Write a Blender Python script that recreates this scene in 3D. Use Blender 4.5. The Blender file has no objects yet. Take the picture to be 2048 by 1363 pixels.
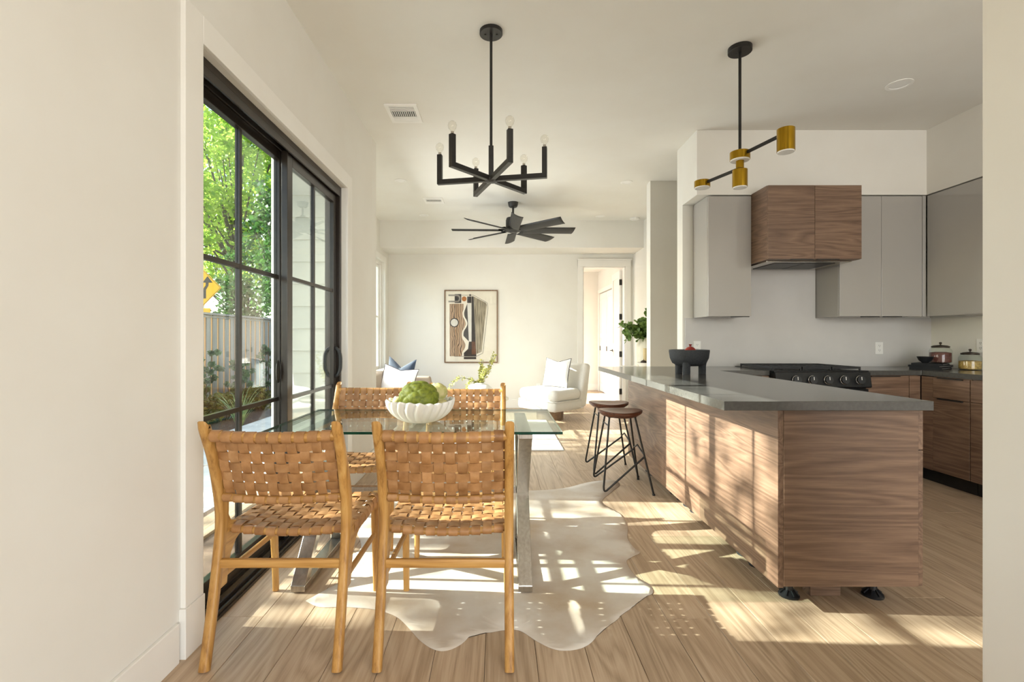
import bpy, bmesh, math, random
from math import sin, cos, pi, radians as R, sqrt
from mathutils import Vector, Matrix, noise

# ------------------------------------------------------------------ camera, sky, sun, exposure
sc = bpy.context.scene
COL = sc.collection
HC = 1.18                      # camera height
F = 970.0                      # focal length in pixels of a 2048 px wide frame
cam = bpy.data.cameras.new('camera')
cam.sensor_width = 36.0
cam.lens = 36.0 * F / 2048.0
cam.shift_x = (1024 - 997) / 2048.0
cam.shift_y = -(681.5 - 677) / 2048.0
cam.clip_start = 0.05
cam.clip_end = 300
camo = bpy.data.objects.new('camera', cam)
camo.location = (0, 0, HC)
camo.rotation_euler = (pi / 2, 0, 0)
COL.objects.link(camo)
sc.camera = camo

SUN_DIR = Vector((1.0, -0.045, -0.525)).normalized()
world = bpy.data.worlds.new('sky')
sc.world = world
world.use_nodes = True
wn = world.node_tree.nodes
wl = world.node_tree.links
wn.clear()
wo = wn.new('ShaderNodeOutputWorld')
wb = wn.new('ShaderNodeBackground')
ws = wn.new('ShaderNodeTexSky')
ws.sky_type = 'NISHITA'
ws.sun_disc = False
ws.sun_elevation = R(27.7)
ws.sun_rotation = R(-90)
ws.altitude = 50
ws.air_density = 1.0
ws.dust_density = 1.5
wb.inputs['Strength'].default_value = 0.5
wl.new(ws.outputs['Color'], wb.inputs['Color'])
wl.new(wb.outputs['Background'], wo.inputs['Surface'])

sun = bpy.data.lights.new('sun', 'SUN')
sun.energy = 17.0
sun.angle = R(0.5)
sun.color = (1.0, 0.985, 0.955)
suno = bpy.data.objects.new('sun', sun)
suno.rotation_euler = SUN_DIR.to_track_quat('-Z', 'Y').to_euler()
suno.location = (-20, 3, 12)
COL.objects.link(suno)

def area(name, loc, rot, sx, sy, power, col=(1, 1, 1)):
    l = bpy.data.lights.new(name, 'AREA')
    l.shape = 'RECTANGLE'
    l.size = sx
    l.size_y = sy
    l.energy = power
    l.color = col
    o = bpy.data.objects.new(name, l)
    o.location = loc
    o.rotation_euler = rot
    COL.objects.link(o)
    return o

# added fill lamps: behind the camera, at the living-room door, in the hall
area('fill_rear', (2.05, -2.96, 1.55), (R(88), 0, 0), 3.6, 2.3, 135, (1.0, 0.985, 0.955))
area('fill_living_door', (-1.99, 5.78, 1.25), (0, R(-62), 0), 2.2, 1.5, 85, (0.95, 0.98, 1.0))
area('fill_hall', (-0.3, 9.75, 1.2), (0, R(-70), 0), 2.0, 1.6, 26, (0.95, 0.98, 1.0))

vs = sc.view_settings
vs.view_transform = 'Standard'
vs.look = 'None'
vs.exposure = 0.52
vs.gamma = 1.0
vs.use_curve_mapping = False

# ------------------------------------------------------------------ materials
def lin(r, g, b):
    def f(c):
        c /= 255.0
        return c / 12.92 if c <= 0.04045 else ((c + 0.055) / 1.055) ** 2.4
    return (f(r), f(g), f(b), 1.0)

MATS = {}
def newmat(name):
    m = bpy.data.materials.new(name)
    m.use_nodes = True
    nt = m.node_tree
    b = nt.nodes['Principled BSDF']
    MATS[name] = m
    return m, nt, b

def coords(nt, scale=(1, 1, 1), rnd=True):
    tc = nt.nodes.new('ShaderNodeTexCoord')
    mp = nt.nodes.new('ShaderNodeMapping')
    mp.inputs['Scale'].default_value = scale
    if rnd:
        oi = nt.nodes.new('ShaderNodeObjectInfo')
        ml = nt.nodes.new('ShaderNodeMath'); ml.operation = 'MULTIPLY'; ml.inputs[1].default_value = 37.0
        nt.links.new(oi.outputs['Random'], ml.inputs[0])
        ad = nt.nodes.new('ShaderNodeVectorMath'); ad.operation = 'ADD'
        nt.links.new(tc.outputs['Object'], ad.inputs[0])
        nt.links.new(ml.outputs[0], ad.inputs[1])
        nt.links.new(ad.outputs[0], mp.inputs['Vector'])
    else:
        nt.links.new(tc.outputs['Object'], mp.inputs['Vector'])
    return mp.outputs['Vector']

def ramp(nt, fac, stops):
    r = nt.nodes.new('ShaderNodeValToRGB')
    el = r.color_ramp.elements
    while len(el) < len(stops):
        el.new(0.5)
    for e, (p, c) in zip(el, stops):
        e.position = p
        e.color = c
    nt.links.new(fac, r.inputs['Fac'])
    return r.outputs['Color']

def noise_tex(nt, vec, scale, detail=4, rough=0.55, dist=0.0):
    n = nt.nodes.new('ShaderNodeTexNoise')
    n.inputs['Scale'].default_value = scale
    n.inputs['Detail'].default_value = detail
    n.inputs['Roughness'].default_value = rough
    n.inputs['Distortion'].default_value = dist
    nt.links.new(vec, n.inputs['Vector'])
    return n.outputs['Fac']

def bump(nt, b, fac, strength, dist=0.002):
    bp = nt.nodes.new('ShaderNodeBump')
    bp.inputs['Strength'].default_value = strength
    bp.inputs['Distance'].default_value = dist
    nt.links.new(fac, bp.inputs['Height'])
    nt.links.new(bp.outputs['Normal'], b.inputs['Normal'])

def plain(name, c1, c2=None, scale=6.0, rough=0.6, metal=0.0, bmp=0.0, stretch=(1, 1, 1), spec=0.5, detail=4, coat=0.0, sheen=0.0, lo=0.35, hi=0.65, rnd=True):
    """procedural two-tone noise material"""
    m, nt, b = newmat(name)
    if c2 is None:
        c2 = tuple(min(255, c * 0.96) for c in c1)
    v = coords(nt, stretch, rnd)
    n = noise_tex(nt, v, scale, detail)
    col = ramp(nt, n, [(lo, lin(*c1)), (hi, lin(*c2))])
    nt.links.new(col, b.inputs['Base Color'])
    b.inputs['Roughness'].default_value = rough
    b.inputs['Metallic'].default_value = metal
    b.inputs['Specular IOR Level'].default_value = spec
    b.inputs['Coat Weight'].default_value = coat
    b.inputs['Sheen Weight'].default_value = sheen
    if bmp:
        bump(nt, b, n, bmp)
    return m

def wood(name, cols, axis, ring=9.0, fine=90.0, rough=0.45, vary=0.10, bmp=0.12, dist=2.2, contrast=1.0, along=0.9, bands=9.0, fig=0.22):
    """grain running along axis (0,1,2); cols = dark, mid, light"""
    m, nt, b = newmat(name)
    sc_ = [1.0, 1.0, 1.0]
    sc_[axis] = 0.085 * along
    v = coords(nt, tuple(sc_))
    # slow cathedral figure
    n1 = noise_tex(nt, v, ring, 2, 0.5, dist)
    mul = nt.nodes.new('ShaderNodeMath'); mul.operation = 'MULTIPLY'; mul.inputs[1].default_value = bands
    nt.links.new(n1, mul.inputs[0])
    fr = nt.nodes.new('ShaderNodeMath'); fr.operation = 'PINGPONG'; fr.inputs[1].default_value = 1.0
    nt.links.new(mul.outputs[0], fr.inputs[0])
    # fine pores
    sc2 = [1.0, 1.0, 1.0]
    sc2[axis] = 0.03
    v2 = coords(nt, tuple(sc2))
    n2 = noise_tex(nt, v2, fine, 3, 0.6)
    n3 = noise_tex(nt, v, ring * 0.4, 2, 0.5)
    n4 = noise_tex(nt, v2, fine * 0.33, 4, 0.65)
    def blend(p, q, k):
        mx = nt.nodes.new('ShaderNodeMix'); mx.data_type = 'FLOAT'
        mx.inputs[0].default_value = k
        nt.links.new(p, mx.inputs[2]); nt.links.new(q, mx.inputs[3])
        return mx.outputs[0]
    g = blend(n2, n4, 0.55)
    g = blend(g, fr.outputs[0], fig)
    g = blend(g, n3, 0.18)
    w = 0.17 / contrast
    col = ramp(nt, g, [(0.49 - w, lin(*cols[0])), (0.49, lin(*cols[1])), (0.49 + w, lin(*cols[2]))])
    hs = nt.nodes.new('ShaderNodeHueSaturation')
    oi = nt.nodes.new('ShaderNodeObjectInfo')
    mr = nt.nodes.new('ShaderNodeMapRange')
    mr.inputs[3].default_value = 1.0 - vary
    mr.inputs[4].default_value = 1.0 + vary
    nt.links.new(oi.outputs['Random'], mr.inputs[0])
    nt.links.new(mr.outputs[0], hs.inputs['Value'])
    nt.links.new(col, hs.inputs['Color'])
    nt.links.new(hs.outputs['Color'], b.inputs['Base Color'])
    b.inputs['Roughness'].default_value = rough
    if bmp:
        bump(nt, b, n2, bmp, 0.001)
    return m

def thin_glass(name, tint=(0.95, 0.98, 0.97), rough=0.0, ior=1.5):
    m, nt, b = newmat(name)
    nt.nodes.remove(b)
    out = nt.nodes['Material Output']
    tr = nt.nodes.new('ShaderNodeBsdfTransparent')
    tr.inputs['Color'].default_value = (*tint, 1)
    gl = nt.nodes.new('ShaderNodeBsdfGlossy')
    gl.inputs['Roughness'].default_value = rough
    fr = nt.nodes.new('ShaderNodeFresnel')
    ge = nt.nodes.new('ShaderNodeNewGeometry')
    mr = nt.nodes.new('ShaderNodeMapRange')
    mr.inputs[3].default_value = ior
    mr.inputs[4].default_value = 1.0 / ior
    nt.links.new(ge.outputs['Backfacing'], mr.inputs[0])
    nt.links.new(mr.outputs[0], fr.inputs['IOR'])
    mx = nt.nodes.new('ShaderNodeMixShader')
    nt.links.new(fr.outputs[0], mx.inputs[0])
    nt.links.new(tr.outputs[0], mx.inputs[1])
    nt.links.new(gl.outputs[0], mx.inputs[2])
    nt.links.new(mx.outputs[0], out.inputs['Surface'])
    return m

def leafmat(name, c1, c2, trans=0.45, scale=3.0):
    m, nt, b = newmat(name)
    out = nt.nodes['Material Output']
    v = coords(nt, (1, 1, 1), False)
    n = noise_tex(nt, v, scale, 3)
    col = ramp(nt, n, [(0.35, lin(*c1)), (0.65, lin(*c2))])
    nt.links.new(col, b.inputs['Base Color'])
    b.inputs['Roughness'].default_value = 0.5
    tl = nt.nodes.new('ShaderNodeBsdfTranslucent')
    nt.links.new(col, tl.inputs['Color'])
    mx = nt.nodes.new('ShaderNodeMixShader')
    mx.inputs[0].default_value = trans
    nt.links.new(b.outputs[0], mx.inputs[1])
    nt.links.new(tl.outputs[0], mx.inputs[2])
    nt.links.new(mx.outputs[0], out.inputs['Surface'])
    return m

WALL = plain('wall_paint', (229, 226, 218), (226, 222, 213), 2.0, 0.75, spec=0.2)
CEIL = plain('ceiling_paint', (231, 229, 222), (228, 225, 217), 2.0, 0.8, spec=0.2)
TRIM = plain('trim_paint', (235, 232, 225), (232, 228, 220), 3.0, 0.45)
OAK = wood('oak_floor', ((148, 124, 98), (177, 152, 124), (193, 170, 143)), 1, ring=6.0, fine=190, rough=0.42, vary=0.07, bmp=0.10, dist=0.5, bands=24, along=1.0)
GAP = plain('plank_gap', (112, 88, 66), (94, 72, 54), 8, 0.8)
WALX = wood('walnut_x', ((87, 65, 50), (115, 89, 70), (136, 109, 88)), 0, ring=7.0, fine=330, rough=0.42, vary=0.03, dist=0.5, along=0.9, bands=26)
WALY = wood('walnut_y', ((87, 65, 50), (115, 89, 70), (136, 109, 88)), 1, ring=7.0, fine=330, rough=0.42, vary=0.03, dist=0.5, along=0.9, bands=26)
TEAK = wood('teak', ((140, 96, 44), (180, 132, 68), (196, 152, 88)), 2, ring=9.0, fine=220, rough=0.42, vary=0.06, dist=0.4, bands=14)
TEAKX = wood('teak_x', ((140, 96, 44), (180, 132, 68), (196, 152, 88)), 0, ring=9.0, fine=220, rough=0.42, vary=0.06, dist=0.4, bands=14)
TEAKY = wood('teak_y', ((140, 96, 44), (180, 132, 68), (196, 152, 88)), 1, ring=9.0, fine=220, rough=0.42, vary=0.06, dist=0.4, bands=14)
SEATW = wood('dark_walnut_seat', ((52, 28, 18), (86, 48, 32), (118, 72, 48)), 0, ring=16.0, fine=160, rough=0.35, vary=0.08)
FRAMEW = wood('frame_wood', ((84, 60, 40), (118, 88, 60), (140, 108, 78)), 2, ring=20, fine=140, rough=0.5)
STONE = plain('dark_quartz', (74, 72, 68), (82, 80, 76), 60, 0.16, detail=6, spec=0.55)
SPLASH = plain('backsplash_quartz', (203, 200, 196), (198, 195, 191), 3, 0.16, spec=0.5)
GLOSS = plain('gloss_grey_door', (168, 164, 158), (166, 162, 156), 2, 0.07, spec=0.6, coat=0.3)
GLOSSSIDE = plain('gloss_grey_carcass', (170, 166, 160), (167, 163, 157), 2, 0.25)
BLACK = plain('black_metal', (36, 34, 32), (42, 40, 37), 30, 0.42, metal=0.3)
BRONZE = plain('dark_bronze_frame', (44, 37, 31), (50, 43, 36), 20, 0.28, metal=0.35)
FANB = plain('fan_black', (34, 33, 31), (42, 41, 39), 40, 0.55)
BRASS = plain('brushed_brass', (178, 142, 42), (152, 118, 30), 40, 0.3, metal=1.0, stretch=(1, 1, 0.05))
STEEL = plain('brushed_steel', (190, 184, 174), (172, 166, 157), 90, 0.24, metal=1.0, stretch=(1, 1, 0.05))
CHROME = plain('chrome', (205, 205, 205), (195, 195, 195), 10, 0.08, metal=1.0)
DIFF = plain('lamp_diffuser', (238, 237, 233), (234, 233, 229), 4, 0.5)
RANGE = plain('range_black', (34, 35, 36), (28, 29, 30), 30, 0.28, metal=0.4)
IRON = plain('cast_iron', (22, 22, 23), (30, 30, 31), 80, 0.6)
PLASTIC = plain('black_plastic', (30, 31, 34), (22, 23, 26), 20, 0.4)
WHITEP = plain('white_plastic', (238, 236, 231), (234, 232, 226), 8, 0.35)
GLASS = thin_glass('door_glass', (0.92, 0.965, 0.945))
TGLASS = thin_glass('table_glass', (0.90, 0.96, 0.93))
JARGLASS = thin_glass('jar_glass', (0.95, 0.98, 0.96))
GEDGE = plain('glass_edge_green', (16, 66, 48), (10, 50, 38), 20, 0.1)
RUGW = plain('cowhide', (208, 200, 188), (178, 156, 128), 2.6, 0.85, bmp=0.25, detail=8, spec=0.15, lo=0.38, hi=0.72, rnd=False)
RUGL = plain('wool_rug', (232, 230, 226), (220, 217, 211), 120, 0.95, bmp=0.5)
BOWLW = plain('ivory_ceramic', (226, 222, 213), (221, 216, 206), 5, 0.5)
CAUL = plain('green_cauliflower', (126, 134, 36), (92, 102, 24), 60, 0.6, bmp=0.6, detail=8)
CAULW = plain('pale_cauliflower', (204, 190, 140), (176, 172, 100), 40, 0.7, bmp=0.5, detail=8)
FABW = plain('white_boucle', (222, 218, 210), (212, 207, 198), 160, 0.95, bmp=0.4, sheen=0.3)
FABT = plain('taupe_linen', (176, 160, 142), (162, 146, 128), 140, 0.95, bmp=0.3)
FABN = plain('navy_velvet', (15, 38, 60), (10, 27, 46), 60, 0.8, sheen=0.6)
FABP = plain('white_pillow', (232, 231, 228), (224, 222, 218), 30, 0.9, bmp=0.3)
PIPE = plain('brown_leather_trim', (58, 42, 30), (46, 32, 22), 40, 0.6)
PLINTH = plain('bronze_plinth', (132, 108, 84), (112, 90, 70), 30, 0.4, metal=0.3)
LAVA = plain('lava_stone', (34, 36, 40), (48, 50, 54), 120, 0.75, bmp=0.8, detail=8)
POM = plain('pomegranate', (150, 40, 28), (112, 30, 30), 12, 0.3)
VASEC = plain('cream_vase', (226, 219, 200), (218, 210, 190), 8, 0.6)
VASET = plain('tan_vase_stripe', (206, 184, 138), (196, 172, 126), 8, 0.6)
VASEW = plain('white_vase', (238, 235, 228), (230, 226, 217), 8, 0.45)
LEAFD = leafmat('eucalyptus_leaf', (78, 108, 46), (128, 154, 82), 0.4, 30)
LEAFY = leafmat('pale_sprig_leaf', (128, 140, 72), (206, 196, 112), 0.4, 40)
STEM = plain('stem', (70, 58, 40), (54, 44, 30), 40, 0.7)
LEAFT = leafmat('tree_leaf', (126, 168, 52), (196, 216, 98), 0.55, 2.0)
LEAFT2 = leafmat('dark_tree_leaf', (44, 78, 36), (84, 122, 58), 0.4, 2.0)
LEAFS = leafmat('shrub_leaf', (62, 92, 58), (112, 140, 92), 0.35, 8)
LEAFH = leafmat('hedge_leaf', (70, 72, 30), (128, 124, 52), 0.3, 8)
LEAFA = leafmat('flax_leaf', (96, 128, 74), (170, 184, 128), 0.3, 12)
BARK = plain('bark', (112, 104, 94), (80, 72, 62), 20, 0.9, bmp=0.8, stretch=(1, 1, 0.2))
FENCEG = plain('weathered_fence', (150, 148, 142), (128, 125, 118), 10, 0.85, stretch=(1, 1, 0.06))
FENCEO = plain('cedar_sun_tint', (244, 196, 132), (226, 164, 98), 10, 0.8, stretch=(1, 1, 0.06))  # warm cedar tone, brightened to paint in sunlight on the recessed boards
SIDING = plain('siding_paint', (150, 151, 143), (145, 146, 138), 5, 0.6)
CONC = plain('patio_concrete', (196, 198, 196), (174, 176, 174), 3.5, 0.85, bmp=0.2, detail=8)
GRAVEL = plain('garden_soil', (92, 74, 58), (60, 48, 38), 30, 0.95, bmp=0.8, detail=8)
YELLOW = plain('sign_yellow', (244, 186, 12), (238, 178, 8), 5, 0.45)
SIGNB = plain('sign_black', (28, 28, 26), (24, 24, 22), 5, 0.5)
PAPER = plain('art_paper', (236, 229, 212), (232, 224, 206), 6, 0.7)
INK = plain('art_charcoal', (58, 53, 50), (46, 42, 40), 20, 0.7)
ARTG = plain('art_grey', (150, 144, 134), (138, 132, 122), 12, 0.7)
ARTO = plain('art_ochre', (176, 106, 30), (164, 96, 24), 12, 0.7)
ARTB = plain('art_brown', (112, 76, 54), (96, 62, 44), 14, 0.7)
ARTW = plain('art_white', (222, 218, 208), (216, 211, 200), 14, 0.7)
def wavy(name, stops):
    m, nt, b = newmat(name)
    v = coords(nt, (1, 1, 0.45), False)
    wv = nt.nodes.new('ShaderNodeTexWave')
    wv.wave_type = 'BANDS'; wv.bands_direction = 'X'
    wv.inputs['Scale'].default_value = 9.0
    wv.inputs['Distortion'].default_value = 9.0
    wv.inputs['Detail'].default_value = 2.0
    wv.inputs['Detail Scale'].default_value = 0.9
    nt.links.new(v, wv.inputs['Vector'])
    col = ramp(nt, wv.outputs['Fac'], stops)
    nt.links.new(col, b.inputs['Base Color'])
    b.inputs['Roughness'].default_value = 0.7
    return m
ARTS = wavy('art_woodgrain', [(0.05, lin(70, 50, 36)), (0.25, lin(176, 140, 104)), (0.6, lin(222, 200, 170)), (0.95, lin(150, 112, 80))])
ARTT = plain('art_grain_grey', (176, 164, 140), (122, 112, 92), 60, 0.7, stretch=(1, 1, 0.06), lo=0.4, hi=0.6)
BEANS = plain('red_grain', (112, 62, 52), (84, 44, 38), 120, 0.8, bmp=0.5)
PASTA = plain('dried_pasta', (206, 170, 96), (150, 118, 66), 60, 0.7, bmp=0.8)
BOOK = plain('black_book_cover', (24, 26, 29), (19, 20, 23), 20, 0.65, spec=0.25)
PAGES = plain('book_pages', (128, 124, 116), (104, 100, 94), 200, 0.9, stretch=(0.02, 0.02, 1))
BULB = thin_glass('bulb_glass', (0.97, 0.96, 0.93))
ROOFM = plain('roof_soffit', (168, 168, 162), (160, 160, 154), 6, 0.8)

def leather():
    m, nt, b = newmat('tan_leather')
    v = coords(nt, (1, 1, 1))
    n = noise_tex(nt, v, 14, 5)
    n2 = noise_tex(nt, v, 220, 3)
    col = ramp(nt, n, [(0.3, lin(140, 95, 52)), (0.55, lin(172, 125, 78)), (0.75, lin(192, 147, 100))])
    oi = nt.nodes.new('ShaderNodeObjectInfo')
    mr = nt.nodes.new('ShaderNodeMapRange')
    mr.inputs[3].default_value = 0.80; mr.inputs[4].default_value = 1.10
    nt.links.new(oi.outputs['Random'], mr.inputs[0])
    hs = nt.nodes.new('ShaderNodeHueSaturation')
    nt.links.new(mr.outputs[0], hs.inputs['Value'])
    nt.links.new(col, hs.inputs['Color'])
    nt.links.new(hs.outputs['Color'], b.inputs['Base Color'])
    b.inputs['Roughness'].default_value = 0.5
    bump(nt, b, n2, 0.15, 0.001)
    return m
LEATHER = leather()
LIDM = plain('jar_lid_bronze', (70, 60, 50), (56, 47, 40), 30, 0.35, metal=0.6)

# ------------------------------------------------------------------ mesh helpers
class MB:
    def __init__(s):
        s.v = []; s.f = []; s.m = []; s.sm = []
    def add(s, vs_, fs, mi=0, smooth=False):
        o = len(s.v)
        s.v += [tuple(p) for p in vs_]
        for f in fs:
            s.f.append(tuple(i + o for i in f)); s.m.append(mi); s.sm.append(smooth)
        return s
    def box(s, x0, y0, z0, x1, y1, z1, mi=0):
        v = [(x0, y0, z0), (x1, y0, z0), (x1, y1, z0), (x0, y1, z0), (x0, y0, z1), (x1, y0, z1), (x1, y1, z1), (x0, y1, z1)]
        return s.add(v, [(0, 3, 2, 1), (4, 5, 6, 7), (0, 1, 5, 4), (1, 2, 6, 5), (2, 3, 7, 6), (3, 0, 4, 7)], mi)
    def prism(s, poly, axis, a, b, mi=0, smooth=False):
        """poly: 2-D points in the plane of the other two axes (in axis order), extruded a..b along axis"""
        n = len(poly)
        def mk(p, t):
            q = [0, 0, 0]
            o = [i for i in range(3) if i != axis]
            q[o[0]], q[o[1]], q[axis] = p[0], p[1], t
            return tuple(q)
        v = [mk(p, a) for p in poly] + [mk(p, b) for p in poly]
        area2 = sum(poly[i][0] * poly[(i + 1) % n][1] - poly[(i + 1) % n][0] * poly[i][1] for i in range(n))
        flip = (area2 < 0) ^ (axis == 1)
        f = [tuple(range(n - 1, -1, -1)), tuple(range(n, 2 * n))] + [(i, (i + 1) % n, n + (i + 1) % n, n + i) for i in range(n)]
        if flip:
            f = [tuple(reversed(q)) for q in f]
        return s.add(v, f, mi, smooth)
    def lathe(s, prof, c=(0, 0, 0), n=24, mi=0, smooth=True, capb=True, capt=True, axis=2, sx=1, sy=1):
        vs_ = []
        for r, z in prof:
            for i in range(n):
                a = 2 * pi * i / n
                p = [r * cos(a) * sx, r * sin(a) * sy, z]
                if axis == 1: p = [p[0], p[2], -p[1]]
                if axis == 0: p = [p[2], p[0], p[1]]
                vs_.append((p[0] + c[0], p[1] + c[1], p[2] + c[2]))
        fs = []
        k = len(prof)
        for j in range(k - 1):
            for i in range(n):
                fs.append((j * n + i, j * n + (i + 1) % n, (j + 1) * n + (i + 1) % n, (j + 1) * n + i))
        if capb: fs.append(tuple(range(n - 1, -1, -1)))
        if capt: fs.append(tuple(range((k - 1) * n, k * n)))
        return s.add(vs_, fs, mi, smooth)
    def sweep(s, path, sec, up=(0, 0, 1), mi=0, smooth=False, cap=True, closed=False):
        """sec(t) or list of 2-D points (side, up) swept along path"""
        P = [Vector(p) for p in path]
        n = len(P)
        U = Vector(up).normalized()
        rings = []
        for i in range(n):
            if closed:
                T = (P[(i + 1) % n] - P[i - 1]).normalized()
            elif i == 0: T = (P[1] - P[0]).normalized()
            elif i == n - 1: T = (P[-1] - P[-2]).normalized()
            else:
                T = ((P[i + 1] - P[i]).normalized() + (P[i] - P[i - 1]).normalized())
                T = T.normalized() if T.length > 1e-6 else (P[i + 1] - P[i]).normalized()
            S = T.cross(U)
            if S.length < 1e-4: S = T.cross(Vector((1, 0, 0)))
            S.normalize()
            V = S.cross(T).normalized()
            q = sec(i / (n - 1)) if callable(sec) else sec
            # miter
            k = 1.0
            if 0 < i < n - 1 and not closed:
                c = T.dot((P[i] - P[i - 1]).normalized())
                k = 1.0 / max(c, 0.5)
            rings.append([P[i] + S * a + V * (b_ * (k if k < 1.6 else 1.6)) for a, b_ in q])
        m = len(rings[0])
        vs_ = [p for r in rings for p in r]
        fs = []
        L = n if closed else n - 1
        for j in range(L):
            for i in range(m):
                a0 = j * m + i; a1 = j * m + (i + 1) % m
                b0 = ((j + 1) % n) * m + i; b1 = ((j + 1) % n) * m + (i + 1) % m
                fs.append((a0, a1, b1, b0))
        if cap and not closed:
            fs.append(tuple(range(m - 1, -1, -1))); fs.append(tuple(range((n - 1) * m, n * m)))
        return s.add(vs_, fs, mi, smooth)
    def tube(s, path, r, n=8, up=(0, 0, 1), mi=0, cap=True):
        if callable(r): f = lambda t: circ(r(t), n)
        else: f = circ(r, n)
        return s.sweep(path, f, up, mi, True, cap)
    def grid(s, fn, nu, nv, mi=0, smooth=True, closeu=False):
        vs_ = []
        for j in range(nv + 1):
            for i in range(nu + (0 if closeu else 1)):
                vs_.append(fn(i / nu, j / nv))
        w = nu if closeu else nu + 1
        fs = []
        for j in range(nv):
            for i in range(nu):
                i2 = (i + 1) % w
                fs.append((j * w + i, j * w + i2, (j + 1) * w + i2, (j + 1) * w + i))
        return s.add(vs_, fs, mi, smooth)
    def build(s, name, mats, parent=None, bev=0.0, seg=2, sharp=35, loc=None, sub=0):
        me = bpy.data.meshes.new(name)
        me.from_pydata(s.v, [], s.f)
        if not isinstance(mats, (list, tuple)): mats = [mats]
        for m in mats: me.materials.append(m)
        me.polygons.foreach_set('material_index', s.m)
        me.polygons.foreach_set('use_smooth', s.sm)
        me.update()
        if any(s.sm) and sharp:
            me.set_sharp_from_angle(angle=R(sharp))
        o = bpy.data.objects.new(name, me)
        COL.objects.link(o)
        if parent is not None: o.parent = parent
        if loc is not None: o.location = loc
        if bev:
            md = o.modifiers.new('bevel', 'BEVEL')
            md.width = bev; md.segments = seg; md.limit_method = 'ANGLE'; md.angle_limit = R(40)
            if seg > 2:
                me.polygons.foreach_set('use_smooth', [True] * len(me.polygons))
        if sub:
            md = o.modifiers.new('sub', 'SUBSURF'); md.levels = sub; md.render_levels = sub
        return o

def circ(r, n=8):
    return [(r * cos(2 * pi * i / n), r * sin(2 * pi * i / n)) for i in range(n)]

def rrect(w, h, c=0.25):
    """rounded rectangle section w x h"""
    a, b_, k = w / 2, h / 2, min(w, h) * c
    pts = []
    for cx, cy, a0 in ((a - k, b_ - k, 0), (-a + k, b_ - k, 90), (-a + k, -b_ + k, 180), (a - k, -b_ + k, 270)):
        for t in (0, 45, 90):
            pts.append((cx + k * cos(R(a0 + t)), cy + k * sin(R(a0 + t))))
    return pts

def rectsec(w, h):
    a, b_ = w / 2, h / 2
    return [(a, -b_), (a, b_), (-a, b_), (-a, -b_)]

def box(name, b6, mat, parent=None, bev=0.0, seg=2):
    return MB().box(*b6).build(name, mat, parent, bev, seg)

def tag(o, label=None, cat=None, group=None, kind=None):
    if label: o['label'] = label
    if cat: o['category'] = cat
    if group: o['group'] = group
    if kind: o['kind'] = kind
    return o

def thing(name, label, cat, loc=(0, 0, 0), rz=0.0, group=None, kind=None):
    o = bpy.data.objects.new(name, None)
    o.empty_display_size = 0.1
    o.location = loc
    o.rotation_euler = (0, 0, rz)
    COL.objects.link(o)
    return tag(o, label, cat, group, kind)

def copy_tree(o, parent=None):
    c = o.copy()
    COL.objects.link(c)
    if parent is not None: c.parent = parent
    for ch in list(o.children):
        copy_tree(ch, c)
    return c

def struct(name, mb, mat, bev=0.0, label=None, parent=None):
    o = mb.build(name, mat, parent, bev)
    if parent is None:
        o['kind'] = 'structure'
        if label: o['label'] = label
    return o

def bez(p0, p1, p2, n=10):
    p0, p1, p2 = Vector(p0), Vector(p1), Vector(p2)
    return [p0 * (1 - t) ** 2 + p1 * 2 * t * (1 - t) + p2 * t * t for t in [i / n for i in range(n + 1)]]

def smooth_path(pts, k=6):
    """Catmull-Rom through pts"""
    P = [Vector(p) for p in pts]
    P = [P[0] * 2 - P[1]] + P + [P[-1] * 2 - P[-2]]
    out = []
    for i in range(1, len(P) - 2):
        for j in range(k):
            t = j / k
            a, b_, c, d = P[i - 1], P[i], P[i + 1], P[i + 2]
            out.append(0.5 * ((2 * b_) + (c - a) * t + (2 * a - 5 * b_ + 4 * c - d) * t * t + (3 * b_ - a - 3 * c + d) * t ** 3))
    out.append(P[-2])
    return out

# ------------------------------------------------------------------ room shell
ZC = 3.05
LX = -1.175          # dining left wall face
LVX = -1.88          # living left wall face
DY0, DY1, DZ = 1.90, 3.72, 2.335   # sliding door opening
BW = 8.28            # living back wall
KB = 4.69            # kitchen back wall
KR = 4.17            # kitchen right wall
T = 0.15

# floor with separate oak planks
fl = struct('floor', MB().box(-2.03, -3.0, -0.12, 4.32, 11.3, -0.018), GAP, label='wide plank oak floor')
random.seed(5)
PW = 0.19
lens = [1.5, 1.9, 2.3, 2.7]
pm = {}
for L in lens:
    o = MB().box(0.0008, 0.0008, -0.018, PW - 0.0008, L - 0.0008, 0).build('plank', OAK, fl, 0.0012, 1)
    pm[L] = o
x = -1.95
first = {L: True for L in lens}
while x < 4.2:
    y = -0.2 - random.random() * 1.6
    while y < 11.2:
        L = random.choice(lens)
        if x < LX - 0.2 and y + L < 4.5:
            y += L; continue
        if x > 2.45 and y > 6.0:
            break
        if first[L]:
            o = pm[L]; first[L] = False
        else:
            o = pm[L].copy(); COL.objects.link(o)
        o.location = (x, y, 0)
        y += L
    x += PW

# ceiling
struct('ceiling', MB().box(-2.03, -3.0, ZC, 4.32, 8.28, ZC + 0.2), CEIL)

# left dining wall with the sliding door opening
w = MB()
w.box(LX - T, -3.0, 0, LX, DY0, ZC)
w.box(LX - T, DY1, 0, LX, 4.51, ZC)
w.box(LX - T, DY0, DZ, LX, DY1, ZC)
struct('wall_left', w, WALL)
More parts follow.
